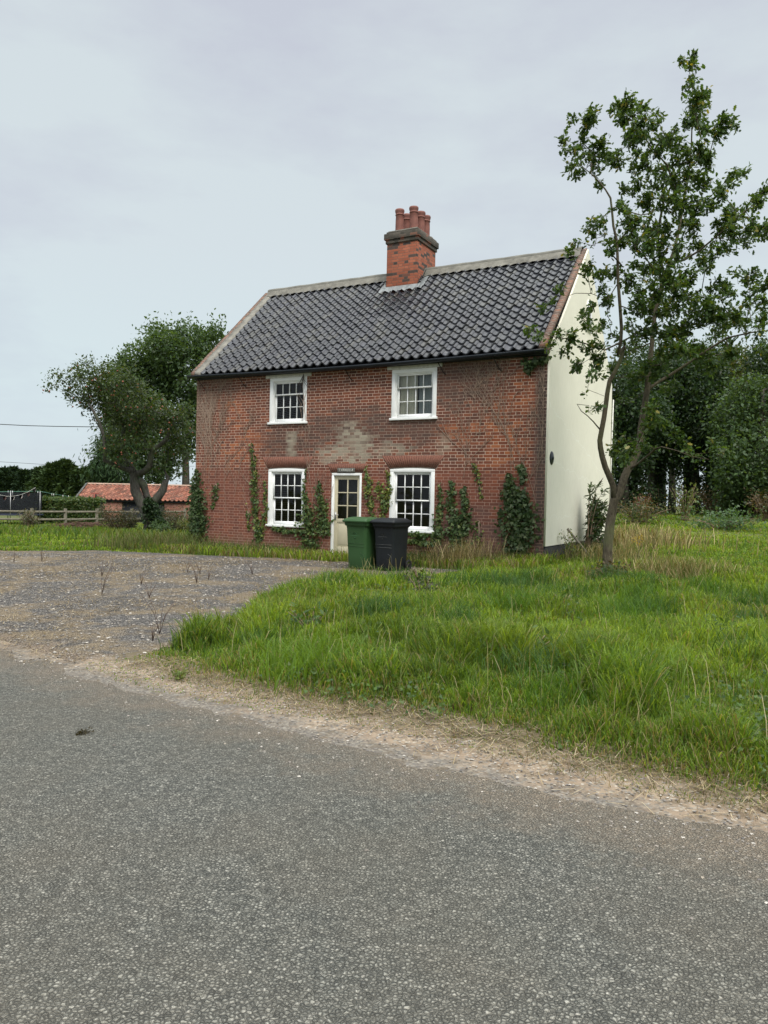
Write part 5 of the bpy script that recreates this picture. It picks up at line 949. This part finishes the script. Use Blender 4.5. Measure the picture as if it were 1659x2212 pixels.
for a_ in [('leafless brown creeper stems fanning over the wall right of the upper right window', [(735, 960), (820, 440), (860, 640)], zz3, 1, 1., 12, 2.3), ('leafless creeper stems rising above the large ivy clump', [(1100, 950), (1130, 900), (1190, 880), (1270, 1100), (1300, 1200)], zz3, 2, .7, 7, 2.9), ('dense mat of pale dead creeper stems up the left corner', [(90, 1000), (110, 950), (130, 1000), (150, 1000), (170, 980), (190, 1000), (215, 900), (240, 950)], zz1, 3, .7, 12, 2.9), ('single creeper stem with thin shoots left of the lower left window', [(500, 1350), (515, 800), (330, 1300), (390, 1100)], zz1, 4, .9, 4, 2.0), ('thin creeper stems rising between the upper windows', [(975, 1000), (1050, 1400)], zz1, 5, .5, 5, 2.8)]:
    v_ = vines(a_[0], a_[1], a_[2], a_[3], a_[4], a_[5], a_[6]); f_ = wallpt(*a_[2](*a_[1][0])); v_.location = hl(f_[0], 0, f_[2]); v_.rotation_euler = (0, 0, -TH)
# dangling bare creeper at the upper left window corner
m = MB(); r = np.random.default_rng(12); p0 = wallpt(*zz1(925, 160), 0)
for k in range(9):
    a = r.uniform(-.7, 1.1); l_ = r.uniform(.2, .85); pts = [p0 + np.array([math.sin(a * t_) * l_ * t_, -.03 - .03 * math.sin(t_ * 3) - (.03 if t_ > .2 else 0), -math.cos(a * t_) * l_ * t_]) for t_ in np.linspace(0, 1, 7)]; m.tube(np.array(pts) - p0, np.linspace(.006, .003, 7), 4, False)
v_ = m.o('bare_vine', plain('dark_vine', (.07, .055, .045), .9, .3), label='tangle of dark dead creeper hanging over the corner of the upper left window', cat='vine'); v_.location = hl(*p0); v_.rotation_euler = (0, 0, -TH)

# buddleia at the gable -----------------------------------------------------
bd = hl(L + .35, 2.35, 0); bd[2] = float(H(bd[0], bd[1])); bu = empty('buddleia_bush', tuple(bd), -TH, label='leafy buddleia with dark spent flower spikes growing against the white gable', cat='shrub'); r = np.random.default_rng(4); m = MB(); P = []; A = []; sp = MB()
for k in range(34):
    hgt = r.uniform(.5, 1.75); a = r.uniform(-.15, 1.5); l_ = (1.95 - hgt) * r.uniform(.3, .85); tip = np.array([r.uniform(-.05, .5) * .8, l_ * 1.35, hgt]); p0 = np.array([r.uniform(-.1, .15), r.uniform(-.1, .1), -.05]); mid = np.array([tip[0] * .3, tip[1] * .25, hgt * .85]); ts = np.linspace(0, 1, 8); pts = np.array([(1 - t_) ** 2 * p0 + 2 * t_ * (1 - t_) * mid + t_ * t_ * tip for t_ in ts]); m.tube(pts, np.linspace(.009, .003, 8), 4)
    kk = 46; t_ = r.random(kk) ** .6; C_ = ((1 - t_) ** 2)[:, None] * p0 + (2 * t_ * (1 - t_))[:, None] * mid + (t_ ** 2)[:, None] * tip; P.append(C_); ax = r.normal(0, .6, (kk, 3)); ax += unit(tip - mid) * .7; A.append(ax)
    if k % 2 == 0: d_ = unit(tip - mid + [0, .1, .1]); sp.tube([tip, tip + d_ * .09, tip + d_ * .2], [.010, .015, .004], 5)
P = np.concatenate(P); A = np.concatenate(A); P[:, 0] = np.maximum(P[:, 0], -.28); V, F, T = leaves(P, A, np.array([0, -.2, 1.]) + r.normal(0, .5, P.shape), r.uniform(.10, .2, len(P)), LANCE * np.array([1.3, 1]), [(.045, .075, .030), (.06, .10, .035), (.035, .06, .028)], r, .25); m.o('stem', MAT['stem'], bu); mk('foliage', V, F, MAT['leaf'], bu, False, T); sp.o('flower_spike', plain('spent_flower', (.05, .035, .025), .9, .2), bu)
# small yellow-green weed and leaning plank by the plinth
pz = hl(L + .35, 1.0, 0); pz[2] = float(H(pz[0], pz[1])); shrub('leafy_weed', 0, 17, .75, .25, 240, .07, YG, 'yellow-green leafy weed at the foot of the gable beside the leaning stake', 'weed', 33, stems=7, pos=pz)
p1, p2 = hl(L + .12, 1.45, 1.02), hl(L + .75, 1.55, .25); o = MB().tube([p1 - p2 + [0, 0, 0], np.zeros(3)], .028, 4).o('wooden_stake', MAT['wood'], label='grey wooden stake leaning against the gable', cat='stake'); o.location = p2
# downpipe of white conduit on the back corner of the gable
MB().tube([(L + .07, D - .02, .7), (L + .07, D - .02, 2.6), (L + .08, D + .03, 4.6)], .02, 6).o('conduit', MAT['oldwhite'], house)
# ivy on the rear corner
r = np.random.default_rng(8); P = np.stack([L + r.uniform(-.1, .15, 900), D + r.uniform(0, .2, 900), r.uniform(.6, 4.3, 900)], -1); t = empty('ivy', tuple(hl(L, D, .6)), -TH, label='narrow ivy column behind the far edge of the white gable', cat='ivy'); leafcloud('foliage', P - [L, D, .6], np.tile([.8, -.3, .3], (900, 1)), .08, IVY, DK, 'glossleaf', 8, parent=t)

# ------------------------------------------------------------------ GRASS
def blades(name, x, y, hgt, wid, cols, seed, mat='grass', label=None, cat=None, bend=.55, kind='stuff', z=None, parent=None, offset=(0, 0, 0), direct=None, group=None):
    r = np.random.default_rng(seed); n = len(x); th = r.random(n) * 6.2832; dx, dy = np.cos(th), np.sin(th); z0 = (H(x, y) if z is None else z) - .01
    bl = hgt * r.uniform(.15, bend * 1.6, n); fx = r.random(n) * 6.2832
    if direct is not None: fx = direct + r.normal(0, .7, n)
    ex, ey = np.cos(fx) * bl, np.sin(fx) * bl; V = np.zeros((n, 7, 3))
    for k, (t, w, cf, up) in enumerate(((0, 1., 0, 0), (.42, .85, .16, .5), (.78, .5, .52, .86))):
        cx_, cy_, cz_ = x + ex * cf, y + ey * cf, z0 + hgt * up
        V[:, 2 * k] = np.stack([cx_ - dx * wid * w / 2, cy_ - dy * wid * w / 2, cz_], -1); V[:, 2 * k + 1] = np.stack([cx_ + dx * wid * w / 2, cy_ + dy * wid * w / 2, cz_], -1)
    V[:, 6] = np.stack([x + ex, y + ey, z0 + hgt * (1 - .35 * (bl / hgt) ** 2)], -1)
    b = np.arange(n)[:, None] * 7; F1 = np.concatenate([b + [0, 1, 3, 2], b + [2, 3, 5, 4]]); F2 = b + [4, 5, 6]
    T = np.repeat(cols[:, None], 7, 1); T[:, :2] *= .85
    return mk(name, V.reshape(-1, 3) - np.array(offset), [F1, F2], MAT[mat], parent, False, T.reshape(-1, 3), label=label, cat=cat, kind=kind, group=group)
def lawn_ok(x, y):
    d = sd(x, y); nn = .25 * (fb(x, y, 1.3, 61) - .5) * 2
    return (d - redge(x) * .5 > .36 - .22 * Sm((-x - .3) / 1.2) + nn * 1.1) & ~inside(x + nn, y + nn, DRIVE) & ~inside(x, y, HOUSE) & ~((d < 1.2) & (x < -2.75))
def scatter(n, x0, x1, y0, y1, r, k):
    """density falling with distance: more where y is small"""
    t = r.random(n); y = (y0 ** (1 - k) + t * (y1 ** (1 - k) - y0 ** (1 - k))) ** (1 / (1 - k)) if k != 1 else y0 * (y1 / y0) ** t
    fr0, fr1 = x0, x1; x = (fr0 + (fr1 - fr0) * r.random(n)) * (y + 1.0); return x, y
r = np.random.default_rng(77); x, y = scatter(760000, -.62, .62, 3.4, 50, r, 1.35); ok = lawn_ok(x, y); ok &= ~((y > 24) & (x < 6) & (x > -4)); x, y = x[ok], y[ok]
n = len(x); clump = fb(x, y, 1.6, 71); big = fb(x, y, .35, 74); d = sd(x, y); edge = Sm((d - .45) / 1.0)
dist = np.hypot(x, y); near = edge * (.055 + (.17 + .12 * Sm((3.2 - d) / 1.5)) * Sm((clump - .35) * 3)) + .03
hgt = near * r.uniform(.55, 1.25, n); trodden = Sm((fb(x, y, .6, 80) - .52) * 6) * ((y > 8) & (y < 15)) * (x < 5.2); hgt *= 1 - .55 * trodden
hgt *= 1 - .55 * Sm((y - 13) / 5); wid = np.clip(.0014 * dist + .0008, .005, .045) * r.uniform(.7, 1.3, n)
hl_ = (x - HO[0]) * HX[0] + (y - HO[1]) * HX[1]; dl_ = (x - HO[0]) * HY[0] + (y - HO[1]) * HY[1]; wallside = (dl_ < 0) & (dl_ > -1.6) & (hl_ > -1) & (hl_ < 10.2); hgt = np.where(wallside, r.uniform(.08, .28, n), hgt)
G = np.array([(.125, .215, .026), (.155, .250, .030), (.100, .180, .026), (.200, .280, .040), (.075, .140, .028)]); C = G[r.integers(5, size=n)]
dark = Sm((fb(x, y, .9, 90) - .45) * 5)[:, None]; C = C * (1 - .2 * dark * (y < 11)[:, None]); lite = Sm((big - .45) * 5)[:, None]; C = C * (1 + .25 * lite) * np.array([1, 1, 1]) + lite * np.array([.025, .012, 0])
dryp = (r.random(n) < .05 + .30 * (1 - edge) + .15 * trodden + .25 * wallside + .06 * (fb(x, y, .5, 95) > .55)); C[dryp] = np.array([(.26, .21, .10), (.20, .17, .075), (.32, .27, .15)])[r.integers(3, size=dryp.sum())]
C *= r.uniform(.75, 1.3, (n, 1)); keep = r.random(n) < (.25 + .75 * edge) * (1 - .3 * trodden); blades('grass', x[keep], y[keep], hgt[keep], wid[keep], C[keep], 1, label='unmown green grass covering the verge and lawn', cat='grass')
# lush long-bladed clumps
r = np.random.default_rng(140); BX, BY, BH, BC = [], [], [], []
for k in range(70):
    cx_, cy_ = r.uniform(-2.0, 5.2), r.uniform(4.6, 12.5); dd_ = sd(cx_, cy_)
    if dd_ < .85 or not lawn_ok(np.array([cx_]), np.array([cy_]))[0] or (dd_ > 3 and r.random() < .45): continue
    m_ = int(r.uniform(120, 420)); rad_ = r.uniform(.08, .28); BX.append(cx_ + r.normal(0, rad_, m_)); BY.append(cy_ + r.normal(0, rad_, m_)); BH.append(r.uniform(.55, 1.1, m_) * r.uniform(.22, .40)); c0_ = np.array([(.075, .155, .022), (.055, .120, .025), (.12, .21, .028), (.06, .125, .035)])[r.integers(4)]; BC.append(c0_ * r.uniform(.75, 1.3, (m_, 1)))
BX, BY, BH, BC = map(np.concatenate, (BX, BY, BH, BC)); ok = lawn_ok(BX, BY); blades('grass_clumps', BX[ok], BY[ok], BH[ok], np.full(ok.sum(), .0085) * r.uniform(.7, 1.4, ok.sum()), BC[ok], 141, label='lush long-bladed clumps in the grass bank', cat='grass', bend=.75)
# trampled brown thatch between turf and sand
r = np.random.default_rng(150); m_n = 9000; s_ = r.uniform(-4, 5, m_n); d_ = r.normal(.62, .20, m_n); bx = 1.84 - s_ * .8096 + .587 * d_; by = 3.6 + s_ * .587 + .8096 * d_; ok = (d_ > .25) & (bx > -2.6) & (fb(bx, by, 2., 151) > .42); bx, by = bx[ok], by[ok]
blades('thatch', bx, by, r.uniform(.02, .07, len(bx)), np.full(len(bx), .005), np.array([(.20, .16, .09), (.13, .11, .05), (.10, .14, .03), (.28, .22, .13), (.08, .12, .03)])[r.integers(5, size=len(bx))] * r.uniform(.7, 1.2, (len(bx), 1)), 152, 'straw', 'brown trampled thatch at the edge of the turf', 'grass', 1.2)
# seed-head stalks standing above the turf
r = np.random.default_rng(123); m_n = 2600; sx, sy = scatter(m_n, -.6, .62, 4.2, 16, r, 1.2); ok = lawn_ok(sx, sy) & (sd(sx, sy) > .9); sx, sy = sx[ok], sy[ok]; nn_ = len(sx)
blades('seed_stalks', sx, sy, r.uniform(.18, .48, nn_), np.full(nn_, .005) * r.uniform(.7, 1.4, nn_), np.array([(.34, .28, .15), (.20, .22, .08), (.42, .36, .22), (.12, .19, .04)])[r.integers(4, size=nn_)], 124, 'straw', 'thin seeding grass stalks standing above the turf', 'grass', .35)
# broad clover-like leaves low in the turf
r = np.random.default_rng(125); m_n = 26000; sx, sy = scatter(m_n, -.6, .62, 4.2, 15, r, 1.2); ok = lawn_ok(sx, sy) & (fb(sx, sy, 1.1, 130) > .53) & (sd(sx, sy) > .6); sx, sy = sx[ok], sy[ok]; P_ = np.stack([sx, sy, H(sx, sy) + r.uniform(.02, .14, len(sx))], -1)
o_ = leafcloud('ground_leaves', P_, np.tile([0, -.3, 1.], (len(P_), 1)), .035, IVY, [(.07, .13, .035), (.09, .16, .04), (.055, .105, .035), (.12, .17, .06)], 'leaf', 126, 'low broad leaved clover and weeds among the grass', 'ground cover', cup=.1); o_['kind'] = 'stuff'
# dry tall grass in clumps
def tuft(cx_, cy_, rx, ry, n, h0, h1, w, cols, seed, label, name='dry_grass', mat='straw', bend=.5, cat='grass'):
    r = np.random.default_rng(seed); x = cx_ + r.normal(0, rx, n); y = cy_ + r.normal(0, ry, n); ok = ~inside(x, y, HOUSE) & ~((y > 14.9) & inside(x, y, DRIVE)) & ~((name == 'field_weeds') & (y < 23)); x, y = x[ok], y[ok]; n = len(x); cols = np.array(cols); blades(name, x, y, r.uniform(h0, h1, n), w * r.uniform(.7, 1.3, n), cols[r.integers(len(cols), size=n)] * r.uniform(.75, 1.25, (n, 1)), seed, mat, label, cat, bend)
ST = [(.34, .27, .14), (.27, .22, .11), (.42, .35, .20), (.16, .17, .06), (.20, .16, .08)]
tuft(5.15, 13.55, .5, .3, 2400, .12, .50, .010, ST + [(.10, .15, .03)] * 2, 11, 'tall straw-coloured grass right of the oak trunk')
tuft(3.9, 13.9, .3, .2, 400, .05, .22, .010, ST + [(.08, .13, .03)] * 3, 12, 'dry grass around the foot of the oak')
p = hl(8.3, -.6, 0); tuft(p[0], p[1], .45, .22, 700, .2, .75, .010, ST, 13, 'tall dry grass before the two-fingered ivy')
p = hl(9.3, -.35, 0); tuft(p[0], p[1], .6, .2, 900, .1, .35, .010, ST[3:] + [(.09, .12, .035)] * 2, 14, 'dry grass along the right end of the brick wall')
p = hl(10.6, 2.2, 0); tuft(p[0], p[1], .6, 1.2, 2000, .12, .45, .012, ST + [(.08, .12, .03)] * 2, 15, 'dry brown grass along the foot of the white gable')
p = hl(-.5, -.9, 0); tuft(p[0], p[1], .8, .4, 2200, .2, .6, .012, [(.17, .15, .08), (.10, .14, .04), (.09, .12, .035)], 16, 'tall dry grass at the left corner of the cottage')
p = hl(2.5, -.45, 0); tuft(p[0], p[1], 1.6, .5, 2600, .1, .40, .012, [(.14, .13, .06), (.09, .14, .035), (.06, .10, .03), (.08, .12, .03)], 17, 'shaggy mixed grass under the lower left window')
tuft(7.6, 24, 1.0, 1.6, 1400, .2, .7, .022, ST + [(.12, .11, .05)], 18, 'pale dry grass patch behind the oak toward the wood')
p = hl(7.2, -.7, 0); tuft(p[0], p[1], .7, .3, 1500, .1, .45, .012, [(.05, .085, .03), (.08, .10, .035), (.16, .13, .07)], 19, 'dark weedy growth under the lower right window', 'weeds', 'grass')
tuft(-.45, 13.0, .30, .16, 380, .08, .32, .009, [(.13, .22, .03), (.10, .18, .025), (.3, .26, .14)], 20, 'bright grass tuft in front of the two bins', 'grass_tuft', 'grass')
tuft(.0, 13.6, .2, .12, 12, .3, .55, .009, [(.42, .36, .22), (.35, .30, .18)], 22, 'few tall dry stalks in front of the black bin')
tuft(-11, 33, 7, 4, 9000, .12, .38, .05, [(.09, .16, .025), (.12, .19, .03), (.06, .12, .025), (.16, .18, .05)], 23, 'lush weeds in the far field at the left', 'field_weeds', 'grass')
# bramble at the oak foot
shrub('bramble', 0, 14, .26, .5, 800, .07, [(.04, .065, .025), (.06, .08, .03), (.10, .07, .03)], 'low dark bramble around the foot of the oak', 'bramble', 41, pos=(3.95, 13.2, float(H(3.95, 13.2))), stems=16)
shrub('bramble', 0, 14, .5, .35, 260, .06, [(.04, .06, .025), (.07, .08, .03)], 'arching bramble shoots on the grass bank in front of the bins', 'bramble', 42, pos=(.55, 10.2, float(H(.55, 10.2))), stems=7)
# broad leaved weeds in the bank
for i, (x_, y_, lab) in enumerate([(-.75, 8.2, 'broad leaved dock on the left end of the grass bank'), (1.3, 6.9, 'dark thistle clump in the middle of the grass bank'), (3.4, 7.6, 'broad leaved weed near the right side of the bank'), (2.2, 9.3, 'weed clump between the bank and the oak'), (5.4, 9.8, 'weed clump at the right edge of the lawn')]):
    shrub('weed_clump', 0, 8, .26, .28, 200, .075, [(.07, .13, .03), (.05, .10, .025), (.10, .16, .04)], lab, 'weed', 50 + i, pos=(x_, y_, float(H(x_, y_))), stems=12, shape=LANCE * np.array([2, 1]), group='broad leaved weeds in the grass')
# small tuft of moss on the sand and on the road
shrub('moss_tuft', 0, 7, .06, .09, 260, .03, [(.10, .15, .03), (.14, .18, .04)], 'small yellow-green plant on the sandy edge of the drive', 'weed', 56, pos=(-1.75, 6.62, .02), stems=6)
r = np.random.default_rng(58); P = np.stack([r.normal(-1.95, .022, 60), r.normal(5.05, .03, 60), r.uniform(.02, .035, 60)], -1); leafcloud('leaf_scrap', P, np.tile([0, 0, 1.], (60, 1)), .025, KITE, [(.04, .035, .018), (.06, .05, .025)], 'leaf', 58, 'small dark scrap of dead leaves lying on the asphalt', 'leaf litter')
for i, (px, py, lab) in enumerate([(1378, 1195, 'yellow ragwort flower in the grass just right of the oak'), (1630, 1140, 'yellow ragwort flower at the far right of the field')]):
    d_ = ray(px, py); t_ = (.55 - CAMH) / d_[2]; p_ = np.array([d_[0] * t_, d_[1] * t_, 0]); p_[2] = float(H(p_[0], p_[1])); t = empty('ragwort', tuple(p_), label=lab, cat='flower'); MB().tube([(0, 0, 0), (.02, 0, .3), (.0, .02, .5)], .006, 4).o('stem', MAT['stem'], t); r = np.random.default_rng(i); leafcloud('flower', r.normal(0, .05, (60, 3)) + [0, 0, .5], np.tile([0, -.5, 1.], (60, 1)), .03, KITE, [(.6, .42, .03)], 'leaf', i, parent=t)
# straw litter and pebbles
def litter(name, x, y, l_, w_, cols, seed, label):
    r = np.random.default_rng(seed); n = len(x); a = r.random(n) * 6.28; z = H(x, y) + .022; c, s = np.cos(a), np.sin(a); V = np.zeros((n, 4, 3)); tz = r.uniform(0, .03, n)
    for k, (u_, v_) in enumerate(((-.5, -.5), (.5, -.5), (.5, .5), (-.5, .5))): V[:, k] = np.stack([x + c * u_ * l_ - s * v_ * w_, y + s * u_ * l_ + c * v_ * w_, z + (u_ + .5) * tz], -1)
    T = np.repeat((np.array(cols)[r.integers(len(cols), size=n)] * r.uniform(.7, 1.2, (n, 1)))[:, None], 4, 1); mk(name, V.reshape(-1, 3), np.arange(n * 4).reshape(n, 4), MAT['straw'], None, False, T.reshape(-1, 3), kind='stuff', label=label, cat='litter')
r = np.random.default_rng(91); n = 34000; x = r.uniform(-12, 1, n); y = r.uniform(7, 18.5, n); ok = inside(x, y, DRIVE) & (fb(x, y, .75, 97) > r.uniform(.36, .62, n)); x, y = x[ok], y[ok]; litter('straw_litter', x, y, r.uniform(.03, .12, len(x)), .003 + .0003 * y, [(.26, .20, .12), (.20, .15, .09), (.34, .28, .18), (.10, .075, .05)], 5, 'dry straw scattered over the gravel drive')
n = 5200; s_ = r.uniform(-4, 5.5, n); d_ = r.normal(.62, .22, n); x = 1.84 - s_ * .8096 + .587 * d_; y = 3.6 + s_ * .587 + .8096 * d_; ok = (x > -3.2); litter('verge_litter', x[ok], y[ok], r.uniform(.02, .15, ok.sum()), .0035, [(.34, .27, .16), (.22, .16, .10), (.45, .38, .26), (.12, .09, .06)], 6, 'dead stalks lying along the sandy edge of the road')
def pebbles(name, x, y, s, cols, seed, label, lift=.012):
    r = np.random.default_rng(seed); n = len(x); z = H(x, y) + lift; D_ = np.array([(1, 0, 0), (0, 1, 0), (-1, 0, 0), (0, -1, 0), (0, 0, 1), (.7, .7, .55), (-.7, .7, .5), (-.7, -.7, .55), (.7, -.7, .5)], float); D_ = D_[[0, 5, 1, 6, 2, 7, 3, 8, 4]]
    V = D_[None] * s[:, None, None] * np.array([1, .8, .6]) * r.uniform(.75, 1.25, (n, 9, 1)); a = r.random(n) * 6.28; c, q_ = np.cos(a)[:, None], np.sin(a)[:, None]; V = np.stack([V[..., 0] * c - V[..., 1] * q_ + x[:, None], V[..., 0] * q_ + V[..., 1] * c + y[:, None], V[..., 2] + z[:, None]], -1)
    b = np.arange(n)[:, None] * 9; F = np.concatenate([b + [k, (k + 1) % 8, 8] for k in range(8)]); T = np.repeat((np.array(cols)[r.integers(len(cols), size=n)] * r.uniform(.75, 1.2, (n, 1)))[:, None], 9, 1)
    q = NT(name + '_stone', .85); m_ = q.col(q.tint()); mk(name, V.reshape(-1, 3), F, m_, None, False, T.reshape(-1, 3), kind='stuff', label=label, cat='stones')
SC = [(.20, .18, .16), (.26, .23, .20), (.13, .12, .115), (.18, .16, .14), (.30, .26, .21), (.20, .18, .16), (.40, .37, .33)]
n = 9000; x = r.uniform(-9, 1.4, n); y = r.uniform(7, 18.5, n); ok = inside(x, y, DRIVE); x, y = x[ok], y[ok]; pebbles('gravel_stones', x, y, r.uniform(.006, .018, len(x)) * (1 + .03 * y), SC, 7, 'loose stones on the gravel drive')
n = 4200; s_ = r.uniform(-4, 6.5, n); d_ = np.abs(r.normal(0, .33, n)) * np.sign(r.normal(.35, 1, n)) + .12; x = 1.84 - s_ * .8096 + .587 * d_; y = 3.6 + s_ * .587 + .8096 * d_; pebbles('verge_stones', x, y, r.uniform(.003, .011, n), SC, 8, 'small stones along the edge of the asphalt', .014)
# dead weed stems standing in the drive
for i, (px, py, h_) in enumerate([(425, 1262, .55), (345, 1355, .55), (330, 1370, .25), (405, 1240, .3), (432, 1243, .3), (220, 1245, .35), (220, 1280, .5), (305, 1262, .3), (323, 1287, .3), (545, 1245, .3), (90, 1215, .4), (30, 1215, .3), (450, 1255, .25)]):
    d_ = ray(px, py); t_ = (.1 - CAMH) / d_[2]; x_, y_ = d_[0] * t_, d_[1] * t_; r = np.random.default_rng(200 + i); m = MB()
    for k in range(5): a = r.uniform(-.5, .5); b_ = r.uniform(-.4, .4); hh = h_ * r.uniform(.5, 1); m.tube([(0, 0, 0), (a * hh * .3, b_ * hh * .3, hh * .5), (a * hh, b_ * hh, hh)], [.003, .0025, .0015], 4)
    o = m.o('dead_weed', plain('dead_stem', (.10, .06, .045), .9, .3), label=['tallest cluster of thin dead stems in the middle of the drive', 'reddish dead stems nearest the road on the drive', 'short dead stems beside the reddish ones near the road', 'short dead stems before the cottage grass', 'dark dead stems right of the tallest cluster', 'thin dead stems left of centre on the drive', 'taller dead stems left of centre, nearer the road', 'small dead stems in the middle left of the drive', 'small dead stems below the middle of the drive', 'dead stems near the bins on the drive', 'thin stems at the back left of the drive', 'stems at the far left rear of the drive', 'smallest dead stems right of centre on the drive'][i], cat='dead weed', group='dead weed stems on the drive'); o.location = (x_, y_, float(H(x_, y_)) + .01)

# ------------------------------------------------------------------ hedgerow trees across the road (behind the camera; mirrored in the window panes)
bb = np.array([-14., -26., 0.]); hr_ = make_tree('hedgerow_tree', bb, 7, [(0, 0, 4.5, 3.6, 3, 3), (1.5, 0, 6, 2.4, 2.2, 2.), (-2, 0, 3, 3, 2.6, 2.6), (2.5, 0, 2.2, 2.8, 2.4, 2.2)], 'broad hedgerow tree on the other side of the road', nleaf=5000, size=.4, cols=GD, seed=300, r0=.25, group='hedgerow trees across the road', density=3)
for i, (x_, y_, rz_) in enumerate([(-22, -24, 1.2), (-6.5, -27, 2.4), (1, -26, .5), (8, -28, 3.4), (16, -26, 4.4), (-31, -20, 5.)]):
    c_ = hr_.copy(); COL.objects.link(c_); c_.location = (x_, y_, 0); c_.rotation_euler = (0, 0, rz_)
    c_['label'] = 'hedgerow tree across the road, ' + ['second from the far end', 'right behind the viewer on the left', 'directly behind the viewer', 'behind the viewer on the right', 'at the near end of the row', 'at the far end of the row'][i]
    for k_ in hr_.children: d_ = k_.copy(); COL.objects.link(d_); d_.parent = c_
